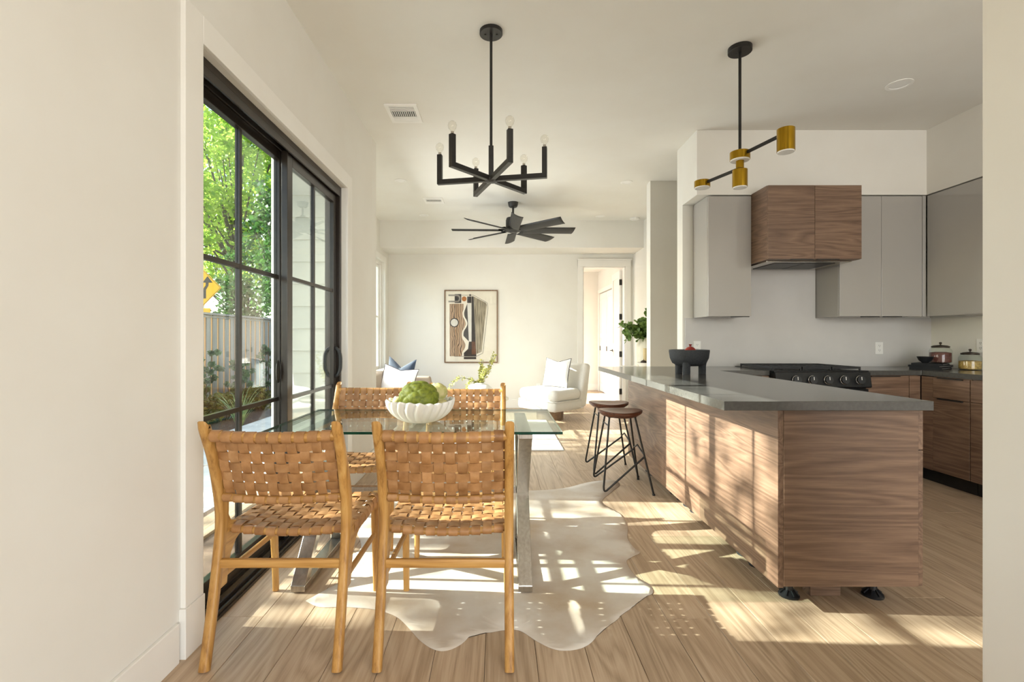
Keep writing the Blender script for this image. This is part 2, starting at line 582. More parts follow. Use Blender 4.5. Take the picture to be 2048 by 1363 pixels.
# living-room jog and left wall with patio door and window
w = MB()
w.box(LVX - T, 4.51, 0, LX, 4.66, ZC)
struct('wall_jog', w, WALL)
WD0, WD1 = 4.95, 6.55
WN0, WN1, WNZ0, WNZ1 = 6.85, 7.97, 0.65, 2.43
w = MB()
w.box(LVX - T, 4.66, 0, LVX, WD0, ZC)
w.box(LVX - T, WD0, 2.40, LVX, WD1, ZC)
w.box(LVX - T, WD1, 0, LVX, WN0, ZC)
w.box(LVX - T, WN0, 0, LVX, WN1, WNZ0)
w.box(LVX - T, WN0, WNZ1, LVX, WN1, ZC)
w.box(LVX - T, WN1, 0, LVX, BW + T, ZC)
struct('wall_living_left', w, WALL)
# living back wall with hall door opening
HX0, HX1, HZ = 1.44, 2.165, 2.41
w = MB()
w.box(LVX - T, BW, 0, HX0, BW + T, ZC)
w.box(HX1, BW, 0, 2.45, BW + T, ZC)
w.box(HX0, BW, HZ, HX1, BW + T, ZC)
struct('wall_back', w, WALL)
struct('trim_beam', MB().box(LVX, 7.68, 2.62, 2.30, BW, ZC), WALL, label='dropped beam across the living room ceiling')
struct('wall_living_right', MB().box(2.30, 5.89, 0, 2.45, BW, ZC), WALL)
struct('wall_stub', MB().box(1.80, 5.75, 0, 4.32, 5.89, ZC), WALL)
struct('wall_right', MB().box(KR, -3.0, 0, KR + T, 5.75, ZC), WALL)
# kitchen back wall and soffits
struct('wall_kitchen_back', MB().box(1.78, KB, 0, KR, KB + 0.14, ZC), WALL)
struct('trim_soffit', MB().box(1.78, 4.35, 2.47, KR, KB, ZC).box(3.84, 0.6, 2.47, KR, 4.35, ZC), WALL, label='soffit above the wall cabinets')
# wall end beside the camera
struct('wall_near_right', MB().box(1.138, 1.0, 0, 1.75, 1.14, ZC), WALL)
# unseen rear wall, opening added for the fill light
w = MB()
w.box(LX - T, -3.15, 0, 0.2, -3.0, ZC); w.box(3.9, -3.15, 0, 4.32, -3.0, ZC)
w.box(0.2, -3.15, 0, 3.9, -3.0, 0.4); w.box(0.2, -3.15, 2.7, 3.9, -3.0, ZC)
struct('wall_rear', w, WALL)
# hall behind the living room
w = MB()
w.box(-0.2, 11.1, 0, 2.45, 11.25, 2.7)
struct('wall_hall_back', w, WALL)
w = MB()
w.box(2.28, BW + T, 0, 2.43, 8.95, 2.7); w.box(2.28, 10.95, 0, 2.43, 11.1, 2.7); w.box(2.28, 8.95, 2.2, 2.43, 10.95, 2.7)
struct('wall_hall_right', w, WALL)
w = MB()
w.box(-0.35, BW + T, 0, -0.2, 8.9, 2.7); w.box(-0.35, 10.6, 0, -0.2, 11.25, 2.7)
w.box(-0.35, 8.9, 2.3, -0.2, 10.6, 2.7)
struct('wall_hall_left', w, WALL)
struct('ceiling_hall', MB().box(-0.35, BW + T, 2.7, 2.45, 11.25, 2.85), CEIL)
# backsplash
struct('trim_backsplash', MB().box(1.80, KB - 0.015, 0.914, KR, KB, 1.38).box(2.275, KB - 0.015, 1.38, 3.055, KB, 1.86), SPLASH, label='pale grey quartz slab backsplash')

# baseboards
def baseb(name, *bs):
    m = MB()
    for b_ in bs: m.box(*b_)
    return struct(name, m, TRIM, 0.003)
BBH = 0.145
baseb('baseboard_left', (LX, -3, 0, LX + 0.015, DY0 - 0.135, BBH), (LX, DY1 + 0.13, 0, LX + 0.015, 4.66, BBH))
baseb('baseboard_living_left', (LVX, 4.66, 0, LVX + 0.015, WD0 - 0.1, BBH), (LVX, WD1 + 0.1, 0, LVX + 0.015, BW, BBH))
baseb('baseboard_back', (LVX, BW - 0.015, 0, HX0 - 0.1, BW, BBH))
baseb('baseboard_stub', (1.82, 5.735, 0, KR, 5.75, BBH))
baseb('baseboard_kitchen', (1.765, KB + 0.01, 0, 1.78, KB + 0.14, BBH))
baseb('baseboard_near_right', (1.14, 0.985, 0, 1.75, 1.0, BBH))
baseb('baseboard_hall', (-0.2, 11.085, 0, 2.28, 11.1, BBH))

# casing of sliding door
def casing(name, X, d, y0, y1, z1, wdt=0.11, th=0.02, plinth=True):
    m = MB()
    xa, xb = (X, X + th * d)
    x0, x1 = min(xa, xb), max(xa, xb)
    z0 = 0.185 if plinth else 0
    m.box(x0, y0 - wdt, z0, x1, y0, z1 + wdt)
    m.box(x0, y1, z0, x1, y1 + wdt, z1 + wdt)
    m.box(x0, y0, z1, x1, y1, z1 + wdt)
    if plinth:
        x1b = x1 + 0.006
        m.box(x0, y0 - wdt - 0.008, 0, x1b, y0 + 0.0, z0)
        m.box(x0, y1, 0, x1b, y1 + wdt + 0.008, z0)
    return struct(name, m, TRIM, 0.002)
casing('trim_sliding_door', LX, 1, DY0, DY1, DZ)
casing('trim_patio_door', LVX, 1, WD0, WD1, 2.40, plinth=False)
m = MB()
m.box(LVX, WN0 - 0.09, WNZ0 - 0.1, LVX + 0.02, WN0, WNZ1 + 0.09); m.box(LVX, WN1, WNZ0 - 0.1, LVX + 0.02, WN1 + 0.09, WNZ1 + 0.09)
m.box(LVX, WN0, WNZ1, LVX + 0.02, WN1, WNZ1 + 0.09); m.box(LVX, WN0 - 0.1, WNZ0 - 0.02, LVX + 0.05, WN1 + 0.1, WNZ0)
struct('trim_living_window', m, TRIM, 0.002)
m = MB()
m.box(HX0 - 0.09, BW - 0.02, 0, HX0, BW, HZ + 0.10); m.box(HX1, BW - 0.02, 0, HX1 + 0.09, BW, HZ + 0.10)
m.box(HX0 - 0.09, BW - 0.024, HZ, HX1 + 0.09, BW, HZ + 0.11); m.box(HX0 - 0.10, BW - 0.04, HZ + 0.11, HX1 + 0.105, BW, HZ + 0.13)
m.box(HX0, BW, 0, HX0 + 0.015, BW + T, HZ); m.box(HX1 - 0.015, BW, 0, HX1, BW + T, HZ); m.box(HX0, BW, HZ - 0.015, HX1, BW + T, HZ)
struct('trim_hall_door', m, TRIM, 0.002)

# ------------------------------------------------------------------ sliding glass doors
def glazed_panel(parent, X, y0, y1, z0, z1, th=0.036, st=0.07, top=0.075, bot=0.10, nv=2, hz=(0.83, 1.54), mt=0.022, name='door_panel', fm=None):
    fm = fm or BRONZE
    p = MB()
    p.box(X - th / 2, y0, z0, X + th / 2, y0 + st, z1)
    p.box(X - th / 2, y1 - st, z0, X + th / 2, y1, z1)
    p.box(X - th / 2, y0 + st, z1 - top, X + th / 2, y1 - st, z1)
    p.box(X - th / 2, y0 + st, z0, X + th / 2, y1 - st, z0 + bot)
    po = p.build(name, fm, parent, 0.002)
    ys = [y0 + st + (y1 - y0 - 2 * st) * i / nv for i in range(nv + 1)]
    zs = [z0 + bot] + list(hz) + [z1 - top]
    for yy in ys[1:-1]:
        MB().box(X - 0.012, yy - mt / 2, zs[0], X + 0.012, yy + mt / 2, zs[-1]).build('muntin', fm, po)
    for zz in zs[1:-1]:
        for i in range(nv):
            MB().box(X - 0.0115, ys[i] + mt / 2 * (i > 0), zz - mt / 2, X + 0.0115, ys[i + 1] - mt / 2 * (i < nv - 1), zz + mt / 2).build('muntin', fm, po)
    for i in range(nv):
        for j in range(len(zs) - 1):
            MB().box(X - 0.003, ys[i] + mt / 2 * (i > 0), zs[j] + mt / 2 * (j > 0), X + 0.003, ys[i + 1] - mt / 2 * (i < nv - 1), zs[j + 1] - mt / 2 * (j < len(zs) - 2)).build('pane', GLASS, po)
    return po

d1 = thing('door_1', 'dark bronze sliding glass door beside the dining table', None, (0, 0, 0), kind='structure')
FXI, FXO = LX - 0.03, LX - 0.145
m = MB()
m.box(FXO, DY0, 0, FXI, DY0 + 0.035, DZ); m.box(FXO, DY1 - 0.035, 0, FXI, DY1, DZ)
m.build('frame_jamb', BRONZE, d1, 0.002)
m = MB()
m.box(FXO, DY0 + 0.035, DZ - 0.035, FXI, DY1 - 0.035, DZ)
m.box(FXI - 0.012, DY0 + 0.035, DZ - 0.075, FXI, DY1 - 0.035, DZ - 0.035)
m.box(FXI - 0.07, DY0 + 0.035, DZ - 0.06, FXI - 0.058, DY1 - 0.035, DZ - 0.035)
m.build('frame_head', BRONZE, d1, 0.002)
m = MB()
m.box(FXO, DY0 + 0.035, -0.005, FXI + 0.03, DY1 - 0.035, 0.014)
for q in (0.03, 0.0, -0.06, -0.075):
    m.box(FXI + q - 0.012, DY0 + 0.035, 0.014, FXI + q - 0.006, DY1 - 0.035, 0.03)
m.build('track_sill', BRONZE, d1, 0.001)
MB().box(FXI - 0.048, DY0 + 0.036, 0.014, FXI - 0.02, DY1 - 0.036, 0.022).build('track_rail', STEEL, d1)
pf = glazed_panel(d1, FXI - 0.09, DY0 + 0.03, 2.90, 0.02, DZ - 0.035, name='fixed_panel')
ps = glazed_panel(d1, FXI - 0.04, 2.82, DY1 - 0.04, 0.032, DZ - 0.06, name='sliding_panel')
# D handle on the sliding stile, both faces
for sgn, nm in ((1, 'handle'), (-1, 'handle')):
    X0 = FXI - 0.04 + sgn * 0.018
    hp = [(X0, 3.64, 0.895), (X0 + sgn * 0.024, 3.64, 0.915), (X0 + sgn * 0.04, 3.64, 0.96), (X0 + sgn * 0.04, 3.64, 1.05), (X0 + sgn * 0.024, 3.64, 1.095), (X0, 3.64, 1.115)]
    hm = MB().sweep(smooth_path(hp, 4), rrect(0.024, 0.016), (0, 1, 0), 0, True)
    hm.box(X0 - (0.004 if sgn > 0 else 0.002), 3.622, 0.87, X0 + (0.002 if sgn > 0 else 0.004), 3.658, 1.14)
    hm.build(nm, BLACK, ps)
MB().lathe([(0.002, -0.012), (0.02, -0.006), (0.026, 0), (0.02, 0.006), (0.002, 0.012)], (0, 0, 0), 14, axis=0).build('pull', BLACK, pf, loc=(FXI - 0.066, 2.80, 0.99)).scale = (1, 1, 2.6)

# living-room patio door and window
d2 = thing('door_2', 'glazed patio door of the living room', None, kind='structure')
MB().box(LVX - 0.14, WD0, 0, LVX - 0.04, WD0 + 0.04, 2.4).box(LVX - 0.14, WD1 - 0.04, 0, LVX - 0.04, WD1, 2.4).box(LVX - 0.14, WD0 + 0.04, 2.36, LVX - 0.04, WD1 - 0.04, 2.4).build('frame', BRONZE, d2, 0.002)
glazed_panel(d2, LVX - 0.11, WD0 + 0.03, 5.78, 0.01, 2.37, name='fixed_panel')
glazed_panel(d2, LVX - 0.07, 5.72, WD1 - 0.03, 0.012, 2.365, name='sliding_panel')
w1 = thing('window_1', 'living room side window', None, kind='structure')
MB().box(LVX - 0.14, WN0, WNZ0, LVX - 0.04, WN0 + 0.04, WNZ1).box(LVX - 0.14, WN1 - 0.04, WNZ0, LVX - 0.04, WN1, WNZ1).box(LVX - 0.14, WN0 + 0.04, WNZ1 - 0.04, LVX - 0.04, WN1 - 0.04, WNZ1).box(LVX - 0.14, WN0 + 0.04, WNZ0, LVX - 0.04, WN1 - 0.04, WNZ0 + 0.04).build('frame', TRIM, w1, 0.002)
glazed_panel(w1, LVX - 0.09, WN0 + 0.04, WN1 - 0.04, WNZ0 + 0.04, WNZ1 - 0.04, st=0.04, top=0.04, bot=0.05, nv=1, hz=(1.54,), name='sash', fm=TRIM)

# ------------------------------------------------------------------ hall: open door leaf, closet doors
d3 = thing('door_3', 'white panelled hall door standing open', None, (HX1 - 0.018, BW + T + 0.01, 0.012), R(-2.5), kind='structure')
m = MB()   # leaf lies along +Y from the hinge; face towards -X
LW, LH, TH = 0.70, 2.36, 0.04
m.box(-TH, 0, 0, 0, 0.11, LH); m.box(-TH, LW - 0.11, 0, 0, LW, LH)
m.box(-TH, 0.11, 0, 0, LW - 0.11, 0.22); m.box(-TH, 0.11, 0.95, 0, LW - 0.11, 1.08); m.box(-TH, 0.11, LH - 0.12, 0, LW - 0.11, LH)
m.build('leaf', TRIM, d3, 0.003)
for z0, z1 in ((0.22, 0.95), (1.08, LH - 0.12)):
    MB().box(-TH + 0.012, 0.11, z0, -0.012, LW - 0.11, z1).build('door_panel', TRIM, d3, 0.003)
for z in (0.25, 0.90, 1.55, 2.15):
    MB().box(-TH - 0.004, -0.012, z - 0.05, 0.0, 0.012, z + 0.05).build('hinge', BLACK, d3)
m = MB().lathe([(0.026, 0), (0.026, 0.008)], (-TH - 0.008, LW - 0.06, 0.95), 14, axis=0).tube([(-TH - 0.002, LW - 0.06, 0.95), (-TH - 0.05, LW - 0.06, 0.95)], 0.008).tube([(-TH - 0.045, LW - 0.05, 0.95), (-TH - 0.045, LW - 0.17, 0.95)], 0.009)
m.build('lever_handle', BLACK, d3)
for k, (ya, yb) in enumerate(((8.96, 9.62), (9.62, 10.28), (10.30, 10.94))):
    cd = MB()
    cd.box(2.285, ya + 0.004, 0.02, 2.315, ya + 0.09, 2.18); cd.box(2.285, yb - 0.09, 0.02, 2.315, yb - 0.004, 2.18)
    cd.box(2.285, ya + 0.09, 0.02, 2.315, yb - 0.09, 0.2); cd.box(2.285, ya + 0.09, 2.06, 2.315, yb - 0.09, 2.18); cd.box(2.285, ya + 0.09, 1.2, 2.315, yb - 0.09, 1.3)
    cd.box(2.295, ya + 0.09, 0.2, 2.31, yb - 0.09, 2.06)
    o = struct('door_%d' % (k + 4), cd, TRIM, 0.002, label='white hall closet door')
    MB().box(2.272, yb - 0.07, 0.92, 2.285, yb - 0.045, 1.02).build('pull', BLACK, o)
m = MB().box(2.26, 8.87, 0, 2.28, 8.95, 2.28).box(2.26, 10.95, 0, 2.28, 11.03, 2.28).box(2.26, 8.95, 2.2, 2.28, 10.95, 2.28)
struct('trim_closet', m, TRIM, 0.002)

# ------------------------------------------------------------------ ceiling fittings
def downlight(x, y, r, label, z=ZC):
    t = thing('recessed_light', label, 'ceiling light', (x, y, z), 0, 'recessed ceiling lights')
    MB().lathe([(r * 0.72, 0.004), (r * 0.74, -0.004), (r, -0.004), (r, 0.0)], n=28, capb=False, capt=False).build('trim_ring', WHITEP, t)
    MB().lathe([(r * 0.72, -0.001), (r * 0.70, 0.012)], n=24, capb=True, capt=True).build('lens', DIFF, t)
downlight(2.95, 3.57, 0.085, 'recessed ceiling light above the kitchen corner')
downlight(-1.16, 5.74, 0.07, 'recessed ceiling light near the left living room wall, in front of the second vent')
downlight(1.53, 5.80, 0.07, 'recessed ceiling light right of the fan, above the bar stools end')
downlight(-1.13, 7.34, 0.07, 'recessed ceiling light close to the beam, left of the fan')
downlight(1.55, 7.40, 0.07, 'recessed ceiling light close to the beam, right of the fan')

def vent(x0, x1, y0, y1, label):
    t = thing('ceiling_vent', label, 'vent', ((x0 + x1) / 2, (y0 + y1) / 2, ZC), 0, 'ceiling supply vents')
    a, b_ = (x1 - x0) / 2, (y1 - y0) / 2
    e = 0.03
    m = MB()
    m.box(-a, -b_, -0.008, a, -b_ + e, 0); m.box(-a, b_ - e, -0.008, a, b_, 0)
    m.box(-a, -b_ + e, -0.008, -a + e, b_ - e, 0); m.box(a - e, -b_ + e, -0.008, a, b_ - e, 0)
    m.box(-a + e, -b_ / 3 - 0.006, -0.007, a - e, -b_ / 3 + 0.006, 0); m.box(-a + e, b_ / 3 - 0.0, -0.007, a - e, b_ / 3 + 0.012, 0)
    m.build('frame', WHITEP, t, 0.001)
    MB().box(-a + e, -b_ + e, -0.002, a - e, b_ - e, -0.0005).build('duct', SIGNB, t)
    n = 12
    sl = None
    for i in range(n):
        xx = -a + e + (2 * a - 2 * e) * (i + 0.5) / n
        if sl is None:
            sl = MB().box(-0.003, -b_ / 3 + 0.006, -0.007, 0.003, b_ / 3, -0.002).build('slat', WHITEP, t)
            o = sl
        else:
            o = sl.copy(); COL.objects.link(o)
        o.location = (xx, 0, 0)
    for s in (-1, 1):
        for k in range(4):
            yy = s * (b_ / 3 + 0.012 + (b_ * 2 / 3 - e - 0.012) * (k + 0.5) / 4)
            MB().box(-a + e, yy - 0.007, -0.007, a - e, yy + 0.007 * (1 if s > 0 else 0.4), -0.004).build('louvre', WHITEP, t)
vent(-0.915, -0.655, 3.86, 4.19, 'white ceiling vent above the dining end, nearest the chandelier')
vent(-1.005, -0.745, 6.41, 6.70, 'white ceiling vent farther back at the left living room wall')
t = thing('smoke_detector', 'round white smoke detector on the ceiling by the beam', 'smoke detector', (2.11, 7.52, ZC))
MB().lathe([(0.055, -0.03), (0.07, -0.022), (0.072, 0)], n=24).build('housing', WHITEP, t)
MB().lathe([(0.02, -0.034), (0.022, -0.03)], n=16).build('sensor_cap', DIFF, t)

# chandelier
ch = thing('chandelier', 'black six-arm chandelier with clear globe bulbs over the dining table', 'chandelier', (-0.045, 2.95, ZC))
MB().lathe([(0.068, -0.022), (0.07, -0.02), (0.07, 0)], n=32).build('canopy', BLACK, ch)
for a in (0, pi):
    MB().lathe([(0.006, -0.027), (0.006, -0.021)], (0.035 * cos(a), 0.035 * sin(a), 0), 8).build('canopy_screw', BLACK, ch)
ZH = -0.90
MB().lathe([(0.0085, -0.72), (0.0085, -0.02)], n=12).build('rod', BLACK, ch)
MB().box(-0.015, -0.015, ZH + 0.01, 0.015, 0.015, -0.70).build('sleeve', BLACK, ch, 0.002)
MB().lathe([(0.02, ZH - 0.022), (0.042, ZH - 0.016), (0.042, ZH + 0.0), (0.03, ZH + 0.018)], n=6, smooth=False).build('hub', BLACK, ch)
RA = 0.325
for k in range(6):
    a = R(-10.8 + 60 * k)
    pth = [(0.02 * cos(a), 0.02 * sin(a), ZH), (RA * cos(a), RA * sin(a), ZH), (RA * cos(a), RA * sin(a), ZH + 0.17)]
    w_ = 0.0145
    m = MB()
    # horizontal bar and upright, square section
    ca, sa = cos(a), sin(a)
    def pt(r, s_, z): return (r * ca - s_ * sa, r * sa + s_ * ca, z)
    v = [pt(r, s_, z) for r in (0.02, RA + w_) for s_ in (-w_, w_) for z in (ZH - w_, ZH + w_)]
    m.add(v, [(0, 1, 3, 2), (4, 6, 7, 5), (0, 4, 5, 1), (2, 3, 7, 6), (1, 5, 7, 3), (0, 2, 6, 4)])
    v = [pt(r, s_, z) for r in (RA - w_, RA + w_) for s_ in (-w_, w_) for z in (ZH + w_, ZH + 0.17)]
    m.add(v, [(0, 1, 3, 2), (4, 6, 7, 5), (0, 4, 5, 1), (2, 3, 7, 6), (1, 5, 7, 3), (0, 2, 6, 4)])
    arm = m.build('arm', BLACK, ch, 0.0015)
    bx, by = RA * ca, RA * sa
    zb = ZH + 0.17
    bu = MB().lathe([(0.008, zb + 0.012), (0.012, zb + 0.02), (0.022, zb + 0.032), (0.0255, zb + 0.048), (0.022, zb + 0.062), (0.012, zb + 0.071), (0.001, zb + 0.073)], (bx, by, 0), 16).build('bulb', BULB, arm)
    MB().lathe([(0.009, zb), (0.009, zb + 0.014)], (bx, by, 0), 10).build('bulb_base', STEEL, arm)

# ceiling fan
fan = thing('ceiling_fan', 'black eight-blade ceiling fan over the living room', 'fan', (0.2, 6.66, ZC))
MB().lathe([(0.05, -0.065), (0.062, -0.05), (0.072, 0)], n=28).build('canopy', FANB, fan)
MB().lathe([(0.014, -0.21), (0.014, -0.05)], n=12).build('downrod', FANB, fan)
MB().lathe([(0.02, -0.37), (0.085, -0.368), (0.10, -0.35), (0.10, -0.25), (0.09, -0.215), (0.035, -0.20), (0.03, -0.18)], n=32).build('motor', FANB, fan)
MB().lathe([(0.02, -0.402), (0.09, -0.40), (0.112, -0.39), (0.112, -0.366), (0.1, -0.36)], n=32).build('hub', FANB, fan)
MB().lathe([(0.05, -0.412), (0.06, -0.402)], n=24).build('hub_cap', FANB, fan)
for k in range(8):
    a = R(2 + 45 * k)
    tilt = R(20)
    m = MB()
    def fn(u, v_):
        r = 0.14 + u * 0.71
        s_ = (v_ - 0.5) * 0.145 * (0.92 + 0.08 * u)
        if u > 0.99: s_ *= 1.0
        rr = r - (0.035 * (v_) if u > 0.99 else 0)
        z = -0.378 - s_ * math.tan(tilt) - 0.012 * (1 - (2 * v_ - 1) ** 2)
        return (rr * cos(a) - s_ * sin(a), rr * sin(a) + s_ * cos(a), z)
    m.grid(fn, 10, 6)
    o = m.build('blade', FANB, fan, sharp=0)
    md = o.modifiers.new('solid', 'SOLIDIFY'); md.thickness = 0.006
    MB().sweep([(0.09 * cos(a), 0.09 * sin(a), -0.376), (0.2 * cos(a), 0.2 * sin(a), -0.374)], rectsec(0.05, 0.012)).build('blade_iron', FANB, o)

# kitchen pendant
pe = thing('pendant_lamp', 'brass and black multi-arm pendant lamp above the peninsula', 'pendant lamp', (1.553, 3.12, ZC))
MB().lathe([(0.07, -0.03), (0.072, -0.028), (0.072, 0)], n=32).build('canopy', BLACK, pe)
MB().lathe([(0.009, -0.69), (0.009, -0.02)], n=12).build('rod', BLACK, pe)
def shade(c, r, h, name='shade'):
    o = MB().lathe([(r, -h + 0.004), (r, -0.001), (r - 0.002, 0), (0.001, 0)], c, 36, capb=True, capt=False).build(name, BRASS, pe, sharp=40)
    MB().lathe([(r - 0.004, -h - 0.002), (r - 0.002, -h + 0.005)], c, 32).build('diffuser', DIFF, o)
dirv = Vector((0.36, -1.0, 0)).normalized()
shade((0, 0, -0.67), 0.06, 0.055)
pn = dirv * 0.33
shade((pn.x, pn.y, -0.655), 0.047, 0.135)
pfar = dirv * -0.33
MB().lathe([(0.024, -0.775), (0.024, -0.725)], n=20).build('connector', BRASS, pe)
shade((0, 0, -0.785), 0.045, 0.115)
shade((pfar.x, pfar.y, -0.755), 0.053, 0.05)
MB().sweep([dirv * 0.055 + Vector((0, 0, -0.69)), dirv * 0.295 + Vector((0, 0, -0.68))], rectsec(0.012, 0.018)).build('arm', BLACK, pe)
MB().sweep([dirv * -0.02 + Vector((0, 0, -0.775)), dirv * -0.285 + Vector((0, 0, -0.775))], rectsec(0.012, 0.018)).build('arm', BLACK, pe)

# ------------------------------------------------------------------ kitchen
CT = 0.914
# worktops
m = MB().prism([(0.96, 2.064), (1.853, 2.064), (1.853, 4.06), (2.27, 4.06), (2.27, KB - 0.016), (1.80, KB - 0.016), (1.80, 4.66), (0.96, 4.66)], 2, CT - 0.04, CT)
tag(m.build('worktop', STONE, None, 0.002), 'dark grey stone worktop of the peninsula with bar overhang', 'worktop')
m = MB().prism([(3.06, 4.06), (3.54, 4.06), (3.54, 1.15), (KR, 1.15), (KR, KB - 0.016), (3.06, KB - 0.016)], 2, CT - 0.04, CT)
tag(m.build('worktop', STONE, None, 0.002), 'dark grey stone worktop right of the range, under the jars', 'worktop')

# peninsula cabinet
pc = thing('peninsula_cabinet', 'walnut peninsula cabinet on black levelling feet', 'cabinet', (0, 0, 0))
CB = 0.108
MB().box(1.235, 2.125, CB, 1.817, 4.62, CT - 0.041).build('body', WALY, pc)
MB().box(1.21, 2.10, CB - 0.006, 1.234, 4.5, CT - 0.041).build('back_panel', WALY, pc, 0.001)
MB().box(1.2345, 2.098, CB, 1.817, 2.124, CT - 0.041).build('end_panel', WALX, pc, 0.001)
for k in range(3):
    ya = 2.10 + 0.64 * k
    dr = MB().box(1.8185, ya, 0.70, 1.838, ya + 0.634, CT - 0.045).build('drawer_front', WALY, pc, 0.001)
    MB().box(1.838, ya + 0.2, CT - 0.05, 1.848, ya + 0.44, CT - 0.043).build('handle', BLACK, dr)
    do = MB().box(1.8185, ya, CB + 0.002, 1.838, ya + 0.634, 0.696).build('door', WALY, pc, 0.001)
    MB().box(1.838, ya + 0.2, 0.69, 1.848, ya + 0.44, 0.698).build('handle', BLACK, do)
def foot(x, y, parent):
    m = MB().lathe([(0.043, 0), (0.044, 0.008), (0.03, 0.02), (0.018, 0.03), (0.016, 0.06), (0.016, CB)], (0, 0, 0), 18)
    for k in range(8):
        a = 2 * pi * k / 8
        m.sweep([(0.015 * cos(a), 0.015 * sin(a), 0.03), (0.038 * cos(a), 0.038 * sin(a), 0.012)], rectsec(0.003, 0.014))
    return m.build('levelling_foot', PLASTIC, parent, loc=(x, y, 0))
f0 = foot(1.335, 2.23, pc)
for x_, y_ in ((1.72, 2.23), (1.352, 2.53), (1.352, 2.66), (1.352, 3.31), (1.352, 3.43), (1.352, 3.56), (1.352, 3.70), (1.352, 4.2), (1.352, 4.32), (1.72, 3.0), (1.72, 3.7), (1.72, 4.4)):
    o = f0.copy(); COL.objects.link(o); o.location = (x_, y_, 0)
tag(MB().box(1.43, 2.225, 0, 1.57, 2.285, 0.05).build('wood_offcut', WALX, None, 0.002), 'small walnut wood block on the floor under the peninsula cabinet', 'wood block')

# base cabinets
def base_front(parent, name, b6, mat, hb):
    o = MB().box(*b6).build(name, mat, parent, 0.001)
    MB().box(*hb).build('handle', BLACK, o)
bc = thing('base_cabinet', 'walnut base cabinet in the corner, directly right of the range', 'cabinet')
MB().box(3.062, 4.085, CB, 3.53, KB - 0.02, CT - 0.041).build('body', WALX, bc)
MB().box(3.062, 4.16, 0, 3.60, 4.175, CB - 0.001).build('toe_kick', BLACK, bc)
base_front(bc, 'drawer_front', (3.064, 4.065, 0.70, 3.44, 4.0845, CT - 0.046), WALX, (3.12, 4.052, CT - 0.052, 3.36, 4.0645, CT - 0.045))
base_front(bc, 'door', (3.064, 4.065, CB + 0.002, 3.44, 4.0845, 0.696), WALX, (3.12, 4.052, 0.688, 3.36, 4.0645, 0.695))
MB().box(3.444, 4.065, CB, 3.535, 4.0845, CT - 0.046).build('filler_panel', WALX, bc)
bl = thing('base_cabinet', 'walnut corner base cabinet left of the range behind the peninsula', 'cabinet')
MB().box(1.86, 4.085, CB, 2.268, KB - 0.02, CT - 0.041).build('body', WALX, bl)
base_front(bl, 'door', (1.90, 4.065, CB + 0.002, 2.268, 4.0845, CT - 0.046), WALX, (1.96, 4.052, CT - 0.052, 2.2, 4.0645, CT - 0.045))
MB().box(1.86, 4.16, 0, 2.268, 4.175, CB - 0.001).build('toe_kick', BLACK, bl)
spans = [(3.645, 3.955, 'walnut base cabinet under the two glass jars, drawer over door'), (2.90, 3.640, 'walnut base cabinet half hidden by the white wall end'), (1.9, 2.895, 'walnut base cabinet behind the white wall end')]
for k, (ya, yb, lab) in enumerate(spans[:2]):
    b_ = thing('base_cabinet', lab, 'cabinet', group='base cabinets along the right kitchen wall')
    MB().box(3.561, ya + 0.001, CB, KR - 0.02, yb - 0.001, CT - 0.041).build('body', WALY, b_)
    MB().box(3.60, ya + 0.001, 0, 3.615, yb - 0.001, CB - 0.001).build('toe_kick', BLACK, b_)
    base_front(b_, 'drawer_front', (3.541, ya + 0.002, 0.705, 3.5605, yb - 0.002, CT - 0.046), WALY, (3.528, ya + 0.05, CT - 0.054, 3.5405, min(yb - 0.05, ya + 0.27), CT - 0.045))
    base_front(b_, 'door', (3.541, ya + 0.002, CB + 0.002, 3.5605, yb - 0.002, 0.701), WALY, (3.528, ya + 0.05, 0.692, 3.5405, min(yb - 0.05, ya + 0.27), 0.702))
    if k == 0:
        MB().box(3.541, yb, CB, 3.5605, 4.06, CT - 0.046).build('corner_filler', WALY, b_)
        MB().box(3.60, yb, 0, 3.615, 4.159, CB - 0.001).build('toe_kick', BLACK, b_)

# wall cabinets
def wallcab(name, lab, x0, x1, y0, y1, z0, z1, doors, face, dm, bm, group=None):
    """face 'y' = front towards -Y, 'x' = front towards -X"""
    c = thing(name, lab, 'cabinet', group=group)
    if face == 'y':
        MB().box(x0, y0 + 0.021, z0, x1, y1, z1).build('body', bm, c, 0.001)
        n = len(doors)
        for (a, b_) in doors:
            do = MB().box(a + 0.0015, y0, z0 + 0.002, b_ - 0.0015, y0 + 0.0205, z1 - 0.004).build('door', dm, c, 0.001)
            hw = min(0.16, (b_ - a) * 0.45)
            hc = b_ - 0.02 - hw / 2 if len(doors) == 1 or (a, b_) == doors[0] else a + 0.02 + hw / 2
            MB().box(hc - hw / 2, y0 - 0.006, z0 - 0.006, hc + hw / 2, y0 + 0.012, z0 + 0.001).build('handle', BLACK, do)
    else:
        MB().box(x0 + 0.021, y0, z0, x1, y1, z1).build('body', bm, c, 0.001)
        for (a, b_) in doors:
            do = MB().box(x0, a + 0.0015, z0 + 0.002, x0 + 0.0205, b_ - 0.0015, z1 - 0.004).build('door', dm, c, 0.001)
            MB().box(x0 - 0.006, a + 0.03, z0 - 0.006, x0 + 0.012, a + 0.2, z0 + 0.001).build('handle', BLACK, do)
    return c
UB, UT = 1.38, 2.462
wallcab('wall_cabinet', 'glossy grey wall cabinet left of the wooden hood', 1.88, 2.268, 4.35, KB - 0.001, UB, UT, [(1.88, 2.268)], 'y', GLOSS, GLOSSSIDE, 'glossy wall cabinets')
